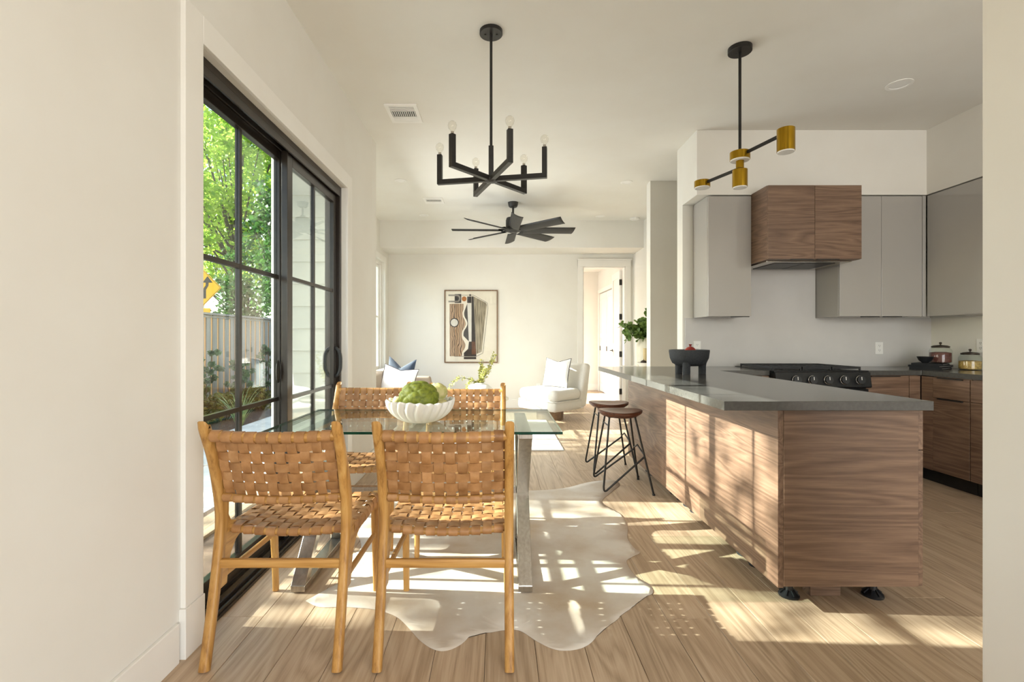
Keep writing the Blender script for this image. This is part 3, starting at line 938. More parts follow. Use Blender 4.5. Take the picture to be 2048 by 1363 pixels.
wallcab('wall_cabinet', 'glossy grey two-door wall cabinet between the hood and the corner', 3.06, 3.80, 4.35, KB - 0.001, UB, UT, [(3.06, 3.435), (3.435, 3.80)], 'y', GLOSS, GLOSSSIDE, 'glossy wall cabinets')
tag(MB().box(3.805, 4.352, UB, 3.835, 4.37, UT).build('corner_filler', GLOSS, None, 0.001), 'narrow glossy grey filler strip in the wall cabinet corner', 'filler strip')
wallcab('wall_cabinet', 'glossy grey wall cabinet on the right kitchen wall above the jars', 3.84, KR - 0.001, 3.55, 4.345, UB, UT, [(3.55, 4.345)], 'x', GLOSS, GLOSSSIDE, 'glossy wall cabinets')
wallcab('wall_cabinet', 'glossy grey wall cabinet on the right wall, cut by the white wall end', 3.84, KR - 0.001, 2.75, 3.546, UB, UT, [(2.75, 3.546)], 'x', GLOSS, GLOSSSIDE, 'glossy wall cabinets')

# hood cabinet
hd = thing('range_hood', 'walnut hood cabinet with two doors over the range', 'range hood')
HZ0, HZ1 = 1.85, 2.475
MB().box(2.27, 4.101, HZ0, 3.055, KB - 0.016, HZ1).build('body', WALY, hd, 0.001)
for a, b_, hx in ((2.27, 2.661, (2.46, 2.645)), (2.664, 3.055, (2.68, 2.865))):
    do = MB().box(a, 4.08, HZ0 + 0.002, b_, 4.1005, HZ1 - 0.004).build('door', WALX, hd, 0.001)
    MB().box(hx[0], 4.072, HZ0 - 0.005, hx[1], 4.09, HZ0 + 0.001).build('handle', BLACK, do)
MB().box(2.30, 4.16, HZ0 - 0.012, 3.03, 4.64, HZ0 - 0.001).build('extractor_insert', STEEL, hd, 0.002)
MB().box(2.40, 4.22, HZ0 - 0.016, 2.66, 4.58, HZ0 - 0.0125).build('filter', BLACK, hd); MB().box(2.67, 4.22, HZ0 - 0.016, 2.93, 4.58, HZ0 - 0.0125).build('filter', BLACK, hd)

# range
rg = thing('gas_range', 'black gas range with five round knobs', 'range')
RX0, RX1 = 2.275, 3.055
MB().box(RX0, 4.03, 0.03, RX1, KB - 0.02, 0.895).build('body', RANGE, rg, 0.002)
MB().box(RX0, 4.0, 0.895, RX1, KB - 0.02, 0.918).build('cooktop', RANGE, rg, 0.003)
MB().prism([(3.985, 0.775), (3.965, 0.785), (3.985, 0.905), (4.03, 0.91), (4.03, 0.775)], 0, RX0, RX1).build('control_panel', RANGE, rg, 0.002)
for xx in (2.436, 2.567, 2.695, 2.827, 2.955):
    k = MB().lathe([(0.027, 0.03), (0.030, 0.0), (0.032, -0.004)], (0, 0, 0), 24, axis=1).build('knob', PLASTIC, rg, loc=(xx, 3.948, 0.845))
    k.rotation_euler = (R(-8), 0, 0)
    rgm = MB().lathe([(0.033, 0.024), (0.036, 0.022), (0.036, 0.012), (0.033, 0.010)], (0, 0, 0), 28, axis=1, capb=False, capt=False).build('chrome_ring', CHROME, k)
    MB().box(-0.002, -0.008, -0.002, 0.002, -0.003, 0.024).build('pointer', WHITEP, k)
MB().box(RX0 + 0.005, 3.995, 0.20, RX1 - 0.005, 4.03, 0.765).build('oven_door', RANGE, rg, 0.004)
MB().tube([(RX0 + 0.06, 3.95, 0.73), (RX1 - 0.06, 3.95, 0.73)], 0.012, 10).box(RX0 + 0.08, 3.95, 0.72, RX0 + 0.1, 3.996, 0.74).box(RX1 - 0.1, 3.95, 0.72, RX1 - 0.08, 3.996, 0.74).build('oven_handle', STEEL, rg)
for k in range(3):
    xa = RX0 + 0.02 + k * 0.248
    m = MB()
    for yy in (4.06, 4.33, 4.60):
        m.box(xa, yy - 0.006, 0.928, xa + 0.238, yy + 0.006, 0.946)
    for xx in (xa + 0.006, xa + 0.119, xa + 0.232):
        m.box(xx - 0.006, 4.06, 0.928, xx + 0.006, 4.60, 0.946)
    for xx in (xa + 0.06, xa + 0.178):
        m.box(xx - 0.005, 4.10, 0.932, xx + 0.005, 4.29, 0.944); m.box(xx - 0.005, 4.37, 0.932, xx + 0.005, 4.56, 0.944)
    for xx in (xa + 0.006, xa + 0.232):
        for yy in (4.06, 4.60):
            m.box(xx - 0.006, yy - 0.006, 0.918, xx + 0.006, yy + 0.006, 0.93)
    m.build('grate', IRON, rg, 0.0015)
    if k != 1:
        for yy in (4.2, 4.46):
            MB().lathe([(0.045, 0.918), (0.045, 0.926), (0.03, 0.932), (0.002, 0.933)], (xa + 0.119, yy, 0), 20).build('burner', IRON, rg)

# outlets
def outlet(loc, rz, lab):
    t = thing('wall_outlet', lab, 'outlet', loc, rz, 'white duplex outlets')
    MB().box(-0.036, -0.005, -0.058, 0.036, 0, 0.058).build('cover_plate', WHITEP, t, 0.002)
    for z in (-0.022, 0.022):
        o = MB().box(-0.017, -0.007, z - 0.016, 0.017, -0.005, z + 0.016).build('socket', WHITEP, t, 0.003)
        MB().box(-0.008, -0.0075, z - 0.002, -0.0055, -0.007, z + 0.008).box(0.0055, -0.0075, z - 0.002, 0.008, -0.007, z + 0.008).box(-0.002, -0.0075, z - 0.011, 0.002, -0.007, z - 0.006).build('slots', SIGNB, o)
outlet((1.913, KB - 0.015, 1.10), 0, 'white outlet on the backsplash behind the black stone bowl')
outlet((3.668, KB - 0.015, 1.09), 0, 'white outlet on the backsplash between range and corner')
outlet((KR, 4.19, 1.12), R(-90), 'white outlet on the right kitchen wall above the jars')
outlet((0.68, BW, 0.36), 0, 'white outlet low on the living room back wall')

# counter items
sb = thing('stone_bowl', 'black three-legged stone mortar bowl on the peninsula', 'bowl', (1.45, 3.69, CT))
MB().lathe([(0.03, 0.058), (0.09, 0.062), (0.122, 0.082), (0.139, 0.12), (0.146, 0.170), (0.145, 0.182), (0.134, 0.183), (0.128, 0.15), (0.10, 0.11), (0.002, 0.092)], n=36, capt=False).build('bowl', LAVA, sb, sharp=50)
for k in range(3):
    a = R(-90 + 28 + 120 * k + 60)
    MB().lathe([(0.025, 0.0), (0.027, 0.005), (0.027, 0.055), (0.032, 0.09)], (0.098 * cos(a), 0.098 * sin(a), 0), 18).build('leg', LAVA, sb)
pg = thing('pomegranate', 'red pomegranate in the black stone bowl', 'fruit', (1.46, 3.69, CT + 0.112))
MB().lathe([(0.002, 0.0), (0.022, 0.005), (0.038, 0.025), (0.041, 0.046), (0.036, 0.066), (0.022, 0.080), (0.008, 0.086)], n=22).build('fruit_body', POM, pg)
MB().lathe([(0.008, 0.084), (0.007, 0.092), (0.012, 0.102)], n=6, smooth=False).build('crown', POM, pg)
pg.scale = (1.1, 1.1, 1.1)

bkx, bky, brz = 3.83, 4.30, R(33)
zz = CT
for k, (hw, hd_, th, dz) in enumerate(((0.15, 0.11, 0.018, 2), (0.145, 0.108, 0.017, -4), (0.14, 0.105, 0.017, 5))):
    t = thing('book', ['black book at the bottom of the stack in the counter corner', 'black book in the middle of the stack in the counter corner', 'black book on top of the stack, under the jar and small bowl'][k], 'book', (bkx, bky, zz), brz + R(dz), 'black books in the counter corner')
    MB().box(-hw, -hd_, 0, hw, hd_, 0.005).box(-hw, -hd_, th - 0.005, hw, hd_, th).box(-hw, -hd_, 0.005, -hw + 0.004, hd_, th - 0.005).build('cover', BOOK, t)
    MB().box(-hw + 0.0041, -hd_ + 0.004, 0.0051, hw - 0.004, hd_ - 0.004, th - 0.0051).build('pages', PAGES, t)
    zz += th
bt = zz
t = thing('small_bowl', 'small matte black bowl on the black books', 'bowl', (3.735, 4.245, bt))
MB().lathe([(0.02, 0), (0.022, 0.005), (0.045, 0.025), (0.058, 0.056), (0.055, 0.057), (0.042, 0.028), (0.002, 0.01)], n=28, capt=False).build('bowl_body', BOOK, t)
MB().lathe([(0.0575, 0.0545), (0.0585, 0.0575), (0.0565, 0.0585), (0.0545, 0.0575)], n=28, capb=False, capt=False).build('rim', IRON, t)
def jar(loc, r, h, fill, fh, lab):
    t = thing('glass_jar', lab, 'jar', loc, 0, 'lidded glass jars in the corner')
    MB().lathe([(r * 0.9, 0), (r, 0.01), (r, h * 0.78), (r * 0.92, h * 0.9), (r * 0.74, h)], n=32, capt=False).build('glass_body', JARGLASS, t)
    MB().lathe([(r * 0.86, 0.006), (r * 0.95, 0.014), (r * 0.95, fh), (r * 0.5, fh + 0.006), (0.002, fh + 0.002)], n=28, capt=False).build('contents', fill, t)
    l = MB().lathe([(r * 0.80, h), (r * 0.82, h + 0.012), (r * 0.6, h + 0.02), (0.012, h + 0.024)], n=28).build('lid', LIDM, t)
    MB().lathe([(0.006, h + 0.022), (0.006, h + 0.032), (0.011, h + 0.038), (0.009, h + 0.047), (0.002, h + 0.05)], n=14).build('knob', LIDM, l)
jar((3.90, 4.28, bt), 0.078, 0.135, BEANS, 0.092, 'glass jar of dark red grain standing on the books')
jar((4.035, 4.15, CT), 0.076, 0.130, PASTA, 0.075, 'glass jar of dried yellow food standing on the worktop')

# ------------------------------------------------------------------ dining chairs
def ribbon(path, nrm, w, th=0.0024):
    """strap: path of points, nrm list of outward normals, width vector along w"""
    W = Vector(w)
    m = MB()
    vs_ = []
    n = len(path)
    for p, q in zip(path, nrm):
        p = Vector(p); q = Vector(q).normalized()
        for a, b_ in ((-0.5, -0.5), (0.5, -0.5), (0.5, 0.5), (-0.5, 0.5)):
            vs_.append(p + W * a + q * th * b_)
    fs = []
    for j in range(n - 1):
        for i in range(4):
            fs.append((j * 4 + i, j * 4 + (i + 1) % 4, (j + 1) * 4 + (i + 1) % 4, (j + 1) * 4 + i))
    fs.append((3, 2, 1, 0)); fs.append(tuple(range(4 * (n - 1), 4 * n)))
    m.add(vs_, fs)
    m.sm = [i % 4 in (0, 2) for i in range(len(fs))]
    return m

HWC = 0.235
def make_chair():
    t = thing('dining_chair', 'x', 'chair', group='woven leather dining chairs')
    # local: y=0 is the rear-post foot, +y is the front of the seat
    for s in (-1, 1):
        X = s * HWC
        pp = smooth_path([(X, 0.0, 0), (X, 0.045, 0.18), (X, 0.085, 0.36), (X, 0.108, 0.50), (X, 0.10, 0.60), (X, 0.06, 0.73), (X, 0.005, 0.852), (X, -0.001, 0.868)], 4)
        def sec(tt):
            k = 0.036 + 0.020 * math.exp(-((tt - 0.55) / 0.16) ** 2)
            e = 1.0 if tt < 0.97 else 0.72
            return rrect(0.034 * e, k * e, 0.3)
        MB().sweep(pp, sec, (0, 1, 0), 0, True).build('rear_post', TEAK, t, sharp=50)
        pp = smooth_path([(X, 0.553, 0), (X, 0.545, 0.15), (X, 0.533, 0.30), (X, 0.53, 0.45)], 4)
        MB().sweep(pp, lambda tt: rrect(0.026 + 0.008 * tt, 0.024 + 0.018 * tt, 0.3), (0, 1, 0), 0, True).build('front_leg', TEAK, t, sharp=50)
        poly = [(0.085, 0.565), (0.118, 0.565), (0.130, 0.515), (0.150, 0.482), (0.20, 0.462), (0.30, 0.448), (0.42, 0.449), (0.552, 0.468), (0.552, 0.440), (0.545, 0.39),
                (0.512, 0.39), (0.495, 0.412), (0.45, 0.42), (0.32, 0.415), (0.235, 0.41), (0.185, 0.392), (0.150, 0.355), (0.130, 0.305), (0.122, 0.25), (0.075, 0.25), (0.09, 0.40)]
        MB().prism([(p[0], p[1]) for p in poly], 0, X - 0.0135, X + 0.0135).build('side_rail', TEAKY, t, 0.004)
        MB().sweep([(X, 0.075, 0.285), (X, 0.538, 0.275)], rrect(0.018, 0.022, 0.35), (0, 0, 1), 0, True).build('stretcher', TEAKY, t)
    MB().sweep([(-HWC, 0.08, 0.345), (-0.12, 0.077, 0.347), (0.12, 0.077, 0.347), (HWC, 0.08, 0.345)], rrect(0.020, 0.034, 0.35), (0, 0, 1), 0, True).build('stretcher', TEAKX, t)
    # rails that carry the straps
    def bowp(y, z, bow, sag, n=10):
        return [(-HWC + 2 * HWC * i / n, y - bow * (1 - (2 * i / n - 1) ** 2), z - sag * (1 - (2 * i / n - 1) ** 2)) for i in range(n + 1)]
    YU, ZU, YL, ZL = 0.018, 0.832, 0.095, 0.590
    MB().sweep(bowp(YU, ZU, 0.028, 0.004), circ(0.0185, 12), (0, 0, 1), 0, True).build('back_rail', TEAKX, t, sharp=60)
    MB().sweep(bowp(YL, ZL, 0.028, 0.006), circ(0.0140, 12), (0, 0, 1), 0, True).build('back_rail', TEAKX, t, sharp=60)
    YR, ZR, YF, ZF = 0.150, 0.452, 0.540, 0.452
    MB().sweep(bowp(YR, ZR, 0.0, 0.018), circ(0.0135, 12), (0, 0, 1), 0, True).build('seat_rail', TEAKX, t, sharp=60)
    MB().sweep(bowp(YF, ZF, 0.0, 0.010), circ(0.0140, 12), (0, 0, 1), 0, True).build('seat_rail', TEAKX, t, sharp=60)
    A = 0.0042
    NC = 10
    pitch = 2 * (HWC - 0.017) / NC
    # ---- back weave: columns run on the front of both rails and wrap round them to the rear
    NR = 5
    hgt = ZU - ZL
    nb = Vector((0, -hgt, -(YL - YU))).normalized()           # outward rear normal (towards -y)
    def bow(x): return 1 - (x / HWC) ** 2
    def bsurf(x, s_):     # s_ 0 bottom .. 1 top
        return Vector((x, YL + (YU - YL) * s_ - 0.028 * bow(x), ZL + hgt * s_ - 0.005 * bow(x)))
    RB, RT = 0.0158, 0.0203
    s0, s1 = 0.085, 0.895
    rp = (s1 - s0) / NR
    def foff(s_): return -(RB + (RT - RB) * s_) * (0.72 + 0.28 * abs(2 * s_ - 1) ** 3)
    for i in range(NC):
        x_ = -HWC + 0.017 + pitch * (i + 0.5)
        path, nr = [], []
        cb = bsurf(x_, 0.0); ct = bsurf(x_, 1.0)
        tv = (ct - cb).normalized()
        for k in range(9):      # bottom rail: rear-top, rear, under, front
            a = R(65 - 245 * k / 8)
            d_ = nb * cos(a) + tv * sin(a)
            path.append(cb + d_ * RB); nr.append(d_)
        K = NR * 3
        for k in range(K + 1):
            s_ = s0 + (s1 - s0) * k / K
            ph = (s_ - s0) / rp
            sg = 1 if i % 2 == 0 else -1
            off = A * sg * cos(pi * (ph - 0.5))
            if k in (0, K): off = 0.0
            path.append(bsurf(x_, s_) + nb * (foff(s_) + off)); nr.append(-nb)
        for k in range(9):      # top rail: front, over, rear, rear-under
            a = R(180 - 245 * k / 8)
            d_ = nb * cos(a) + tv * sin(a)
            path.append(ct + d_ * RT); nr.append(d_)
        ribbon(path, nr, (pitch - 0.0095, 0, 0)).build('back_strap', LEATHER, t, sharp=60)
    for j in range(NR):
        sm_ = s0 + rp * (j + 0.5)
        path, nr = [], []
        K = NC * 3
        xa, xb = -HWC + 0.004, HWC - 0.004
        for k in range(K + 1):
            x_ = xa + (xb - xa) * k / K
            ph = (x_ + HWC - 0.017) / pitch
            sg = -1 if j % 2 == 0 else 1
            off = A * sg * cos(pi * (ph - 0.5))
            path.append(bsurf(x_, sm_) + nb * (foff(sm_) + off)); nr.append(nb + Vector((-2 * 0.028 * x_ / HWC ** 2, 0, 0)))
        tv = (bsurf(0, 1) - bsurf(0, 0)).normalized()
        ribbon(path, nr, tv * (rp * sqrt(hgt ** 2 + (YL - YU) ** 2) - 0.0075)).build('back_strap', LEATHER, t, sharp=60)
    # ---- seat weave
    NS = 8
    def ssurf(x, s_):
        y = YR + (YF - YR) * s_
        z = ZR + 0.016 - 0.014 * sin(pi * s_) - (0.018 - 0.008 * s_) * bow(x)
        return Vector((x, y, z))
    q0, q1 = 0.03, 0.97
    rs = (q1 - q0) / NS
    UPV = Vector((0, 0, 1))
    for i in range(NC):
        x_ = -HWC + 0.017 + pitch * (i + 0.5)
        path, nr = [], []
        cr = ssurf(x_, 0) - UPV * 0.016
        cf = ssurf(x_, 1) - UPV * 0.016
        for k in range(7):
            a = pi * k / 6 * 1.1 - 0.1 * pi
            d_ = Vector((0, -sin(a), -cos(a)))
            path.append(cr + d_ * 0.0155); nr.append(d_)
        K = NS * 3
        for k in range(1, K):
            s_ = q0 + (q1 - q0) * k / K
            ph = (s_ - q0) / rs
            sg = 1 if i % 2 == 0 else -1
            path.append(ssurf(x_, s_) + UPV * A * sg * cos(pi * (ph - 0.5))); nr.append(UPV)
        for k in range(7):
            a = pi * k / 6
            d_ = Vector((0, sin(a), cos(a)))
            path.append(cf + d_ * 0.0165); nr.append(d_)
        ribbon(path, nr, (pitch - 0.0095, 0, 0)).build('seat_strap', LEATHER, t, sharp=60)
    for j in range(NS):
        sm_ = q0 + rs * (j + 0.5)
        path, nr = [], []
        K = NC * 3
        xe = HWC + 0.017
        z0 = ssurf(HWC, sm_).z
        yy = ssurf(0, sm_).y
        path.append(Vector((-xe, yy, z0 - 0.036))); nr.append((-1, 0, 0))
        path.append(Vector((-xe, yy, z0 - 0.012))); nr.append((-1, 0, 0.2))
        path.append(Vector((-xe + 0.006, yy, z0 - 0.001))); nr.append((-1, 0, 1))
        for k in range(K + 1):
            x_ = -HWC + 0.004 + (2 * HWC - 0.008) * k / K
            ph = (x_ + HWC - 0.017) / pitch
            sg = -1 if j % 2 == 0 else 1
            path.append(ssurf(x_, sm_) + UPV * A * sg * cos(pi * (ph - 0.5))); nr.append(UPV)
        path.append(Vector((xe - 0.006, yy, z0 - 0.001))); nr.append((1, 0, 1))
        path.append(Vector((xe, yy, z0 - 0.012))); nr.append((1, 0, 0.2))
        path.append(Vector((xe, yy, z0 - 0.036))); nr.append((1, 0, 0))
        ribbon(path, nr, (0, rs * (YF - YR) - 0.007, 0)).build('seat_strap', LEATHER, t, sharp=60)
    return t
ch0 = make_chair()
spots = [(-0.808, 1.72, 0, 0.003, 'tan woven leather dining chair in the foreground, beside the sliding door'),
         (-0.196, 1.72, 0, 0.003, 'tan woven leather dining chair in the foreground, right of the other near chair'),
         (-0.835, 3.25, pi, 0.003, 'woven leather dining chair across the table, next to the sliding door'),
         (-0.205, 3.17, pi, 0.008, 'woven leather dining chair across the table, behind the white bowl\'s right side')]
spots[0] = spots[0][:3] + (0.0,) + spots[0][4:]
for i, (x_, y_, a, z_, lab) in enumerate(spots):
    o = ch0 if i == 0 else copy_tree(ch0)
    o.location = (x_, y_, 0.0032)
    o.rotation_euler = (0, 0, a)
    o['label'] = lab

# ------------------------------------------------------------------ glass dining table
tb = thing('dining_table', 'rectangular glass dining table on brushed steel cross legs', 'table', (0, 0, 0))
TZ = 0.75
TX0, TX1, TY0, TY1 = -1.10, 0.297, 2.24, 2.965
m = MB().box(TX0, TY0, TZ - 0.012, TX1, TY1, TZ)
m.m = [0, 0, 1, 1, 1, 1]
m.build('glass_top', [TGLASS, GEDGE], tb)
for X in (-0.93, 0.125):
    ya, yb = 2.245, 2.84
    zt = TZ - 0.0125
    MB().box(X - 0.0325, ya, 0.008, X + 0.0325, yb, 0.036).build('floor_bar', STEEL, tb, 0.002)
    MB().box(X - 0.0325, ya, zt - 0.022, X + 0.0325, yb + 0.06, zt).build('top_bar', STEEL, tb, 0.002)
    for s in (0, 1):
        y0_, y1_ = (ya + 0.03, yb) if s == 0 else (yb - 0.03, ya + 0.03)
        w_ = 0.0325 - 0.0012 * s
        P = [(y0_ - 0.028, 0.036), (y0_ + 0.028, 0.036), (y1_ + 0.028, zt - 0.022), (y1_ - 0.028, zt - 0.022)]
        MB().prism(P, 0, X - w_, X + w_).build('cross_leg', STEEL, tb, 0.0015)
MB().box(-0.8975, 2.53, 0.375, 0.0925, 2.57, 0.405).build('spreader_bar', STEEL, tb, 0.002)

# bowl and cauliflowers
BX, BY = -0.405, 2.52
fb = thing('fluted_bowl', 'white fluted ceramic bowl on the glass table', 'bowl', (BX, BY, TZ))
def bowlfn(inner):
    def fn(u, v_):
        a = 2 * pi * u
        t_ = v_
        r = 0.062 + 0.108 * sin(t_ * pi / 2) ** 0.85
        z = 0.002 + 0.112 * t_ ** 1.35
        fl_ = (abs(cos(11 * a + 0.9 * sin(3.2 * t_) + 0.5 * sin(2 * a))) ** 0.8 - 0.6) * 0.024 * (0.25 + 0.75 * t_)
        r += fl_
        z += 0.004 * cos(22 * a) * t_ ** 3 + 0.004 * sin(3 * a + 1) * t_ ** 3
        if inner:
            r -= 0.006; z += 0.0 if t_ > 0.98 else 0.006
        return (r * cos(a), r * sin(a), z)
    return fn
m = MB()
m.grid(bowlfn(False), 144, 16, closeu=True)
o_ = len(m.v)
inn = MB().grid(bowlfn(True), 144, 16, closeu=True)
m.add(inn.v, [tuple(reversed(f)) for f in inn.f], 0, True)
top0 = 16 * 144; top1 = o_ + 16 * 144
m.add([], []); 
for i in range(144):
    m.f.append((top0 + i, top0 + (i + 1) % 144, top1 + (i + 1) % 144, top1 + i)); m.m.append(0); m.sm.append(True)
m.f.append(tuple(range(143, -1, -1))); m.m.append(0); m.sm.append(False)
m.f.append(tuple(range(o_, o_ + 144))); m.m.append(0); m.sm.append(False)
m.build('bowl_body', BOWLW, fb, sharp=0)
MB().lathe([(0.056, 0), (0.058, 0.003)], n=32).build('foot_ring', BOWLW, fb)

def floret_ball(rad, nseed, seed, amp=0.11, sub=5, flat=0.85, fine=0.012):
    rnd = random.Random(seed)
    seeds = []
    g = pi * (3 - sqrt(5))
    for i in range(nseed):
        z = 1 - 2 * (i + 0.5) / nseed
        r = sqrt(1 - z * z)
        v = Vector((r * cos(g * i), r * sin(g * i), z)) + Vector((rnd.uniform(-1, 1), rnd.uniform(-1, 1), rnd.uniform(-1, 1))) * 0.16
        seeds.append(v.normalized())
    bm = bmesh.new()
    bmesh.ops.create_icosphere(bm, subdivisions=sub, radius=1.0)
    for v in bm.verts:
        n = v.co.normalized()
        ds = sorted((n - s_).length for s_ in seeds)[:2]
        e = min(1.0, (ds[1] - ds[0]) / 0.22)
        k = 1 - amp * (1 - e) ** 2.0 + 0.05 * (1 - ds[0])
        k += fine * noise.noise(n * 14) + fine * 0.8 * noise.noise(n * 32)
        p = n * rad * k
        p.z *= flat
        v.co = p
    m = MB()
    m.add([v.co.copy() for v in bm.verts], [[v.index for v in f.verts] for f in bm.faces], 0, True)
    bm.free()
    return m
cf = thing('green_cauliflower', 'green cauliflower head heaped in the white bowl', 'vegetable', (BX - 0.005, BY - 0.02, TZ + 0.125))
floret_ball(0.100, 34, 3, amp=0.085, sub=5, fine=0.02).build('head', CAUL, cf, sharp=0)
MB().lathe([(0.012, -0.10), (0.02, -0.07), (0.03, -0.04)], n=12).build('stalk', CAULW, cf)
cf2 = thing('pale_cauliflower', 'pale cauliflower behind the green head in the bowl', 'vegetable', (BX + 0.075, BY + 0.085, TZ + 0.145), 0.5)
floret_ball(0.055, 22, 8, sub=4).build('head', CAULW, cf2, sharp=0)
MB().lathe([(0.01, -0.06), (0.016, -0.02)], n=10).build('stalk', CAULW, cf2)
cf3 = thing('small_cauliflower', 'small yellow-green cauliflower at the bowl\'s left side', 'vegetable', (BX - 0.122, BY + 0.02, TZ + 0.102), 0.2)
floret_ball(0.028, 18, 11, sub=4).build('head', CAULW, cf3, sharp=0)
MB().lathe([(0.008, -0.04), (0.012, -0.01)], n=10).build('stalk', CAULW, cf3)
cf4 = thing('small_cauliflower', 'small yellow-green floret at the bowl\'s right rim', 'vegetable', (BX + 0.118, BY - 0.03, TZ + 0.095), 1.2)
floret_ball(0.028, 16, 15, sub=4).build('head', CAULW, cf4, sharp=0)
MB().lathe([(0.006, -0.03), (0.01, -0.01)], n=10).build('stalk', CAULW, cf4)

# ------------------------------------------------------------------ cowhide rug
def floorpt(px, py):
    d = HC * F / (py - 677.0)
    return ((px - 997.0) * d / F, d)
hide = [(611, 1202), (640, 1214), (690, 1214), (750, 1219), (790, 1232), (812, 1250), (839, 1280), (866, 1298), (893, 1301), (924, 1287), (954, 1258), (973, 1265), (1009, 1260), (1039, 1261), (1073, 1282), (1104, 1297), (1134, 1301), (1168, 1294), (1192, 1274), (1213, 1233), (1233, 1221), (1235, 1196), (1247, 1189), (1291, 1191), (1306, 1184), (1297, 1168), (1270, 1151), (1253, 1124), (1263, 1114), (1280, 1105), (1270, 1097), (1255, 1077), (1255, 1053), (1243, 1029), (1209, 1009), (1206, 998), (1230, 978), (1240, 968), (1223, 960), (1179, 964), (1128, 976), (1066, 981), (1000, 978), (940, 985), (890, 972), (840, 985), (790, 1000), (760, 990), (725, 1005), (700, 1030), (712, 1060), (722, 1096), (690, 1120), (705, 1150), (660, 1175)]
P0 = [floorpt(*p) for p in hide]
sp = smooth_path([(p[0], p[1], 0) for p in P0 + [P0[0]]], 5)[:-1]
bm = bmesh.new()
vs_ = [bm.verts.new((p.x, p.y, 0.0005)) for p in sp]
f = bm.faces.new(vs_)
bmesh.ops.triangulate(bm, faces=[f])
for _ in range(3):
    bmesh.ops.subdivide_edges(bm, edges=[e for e in bm.edges if e.calc_length() > 0.09], cuts=1)
    bmesh.ops.triangulate(bm, faces=bm.faces[:])
bmesh.ops.smooth_vert(bm, verts=[v for v in bm.verts if not v.is_boundary], factor=0.5, use_axis_x=True, use_axis_y=True, use_axis_z=False)
bmesh.ops.recalc_face_normals(bm, faces=bm.faces[:])
if bm.faces and sum(f_.normal.z for f_ in bm.faces) < 0:
    bmesh.ops.reverse_faces(bm, faces=bm.faces[:])
me = bpy.data.meshes.new('cowhide_rug')
bm.to_mesh(me); bm.free()
for p in me.polygons: p.use_smooth = True
me.materials.append(RUGW)
rug = bpy.data.objects.new('cowhide_rug', me)
COL.objects.link(rug)
md = rug.modifiers.new('solid', 'SOLIDIFY'); md.thickness = 0.0025; md.offset = 1
tag(rug, 'cream cowhide rug with wavy outline under the dining table', 'rug')

# ------------------------------------------------------------------ bar stools
def make_stool():
    t = thing('bar_stool', 'x', 'stool', group='bar stools at the peninsula')
    SH = 0.615
    def top(u, v_):
        a = 2 * pi * u
        prof = [(0.001, SH - 0.014), (0.06, SH - 0.013), (0.12, SH - 0.007), (0.165, SH - 0.001), (0.176, SH - 0.006), (0.172, SH - 0.022), (0.14, SH - 0.045), (0.08, SH - 0.05), (0.001, SH - 0.05)]
        k = v_ * (len(prof) - 1)
        i = min(int(k), len(prof) - 2)
        f_ = k - i
        r = prof[i][0] * (1 - f_) + prof[i + 1][0] * f_
        z = prof[i][1] * (1 - f_) + prof[i + 1][1] * f_
        return (r * cos(a), r * sin(a) * 0.95, z + 0.006 * (r / 0.17) ** 2 * cos(2 * a))
    m = MB(); m.grid(lambda u, v_: top(u, 1 - v_), 40, 16, closeu=True)
    m.build('seat', SEATW, t, sharp=60)
    for s in (-1, 1):
        tz = SH - 0.045
        ft = Vector((-0.10, s * 0.075, tz)); fb_ = Vector((-0.175, s * 0.20, 0.012))
        bt_ = Vector((0.10, s * 0.075, tz)); bb = Vector((0.205, s * 0.205, 0.004))
        jt = bt_.lerp(bb, 0.52)
        # hairpin front leg, bent at the floor, rising to the rear leg
        dn = (fb_ - ft).normalized(); up_ = (jt - fb_).normalized()
        bend = bez(fb_ - dn * 0.05, fb_ + Vector((0.004, 0, -0.004)), fb_ + up_ * 0.05, 6)
        MB().tube([ft] + bend + [jt], 0.0078, 8, (0, 1, 0)).build('hairpin_leg', BLACK, t)
        o = MB().tube([bt_, bb], 0.0078, 8, (0, 1, 0)).build('rear_leg', BLACK, t)
        MB().lathe([(0.011, 0), (0.011, 0.012)], (bb.x, bb.y, 0), 12).build('foot_cap', PLASTIC, o)
    a, b_ = Vector((0.10, 0.075, SH - 0.045)), Vector((0.205, 0.205, 0.004))
    j = a.lerp(b_, 0.50)
    MB().tube([(j.x, -j.y, j.z), (j.x - 0.012, 0, j.z + 0.05), (j.x, j.y, j.z)], 0.006, 8, (1, 0, 0)).build('rear_brace', BLACK, t)
    f1 = Vector((-0.10, 0.075, SH - 0.045)).lerp(Vector((-0.175, 0.20, 0.012)), 0.12)
    MB().tube([(f1.x, -f1.y, f1.z), (f1.x, f1.y, f1.z)], 0.005, 8, (1, 0, 0)).build('front_brace', BLACK, t)
    MB().sweep([(-0.11, -0.07, SH - 0.049), (0.11, -0.07, SH - 0.049)], rectsec(0.02, 0.004)).sweep([(-0.11, 0.07, SH - 0.049), (0.11, 0.07, SH - 0.049)], rectsec(0.02, 0.004)).build('mounting_plate', BLACK, t)
    return t
st = make_stool()
st.location = (0.965, 3.86, 0)
st['label'] = 'dark wood bar stool with black wire legs, the nearer of two'
st2 = copy_tree(st)
st2.location = (0.985, 4.34, 0)
st2['label'] = 'dark wood bar stool with black wire legs, farther from the camera'

# ------------------------------------------------------------------ living room
tag(MB().box(-1.0, 5.1, 0.0005, 0.69, 7.0, 0.012).build('area_rug', RUGL, None, 0.004), 'white rectangular area rug in the living room', 'rug')

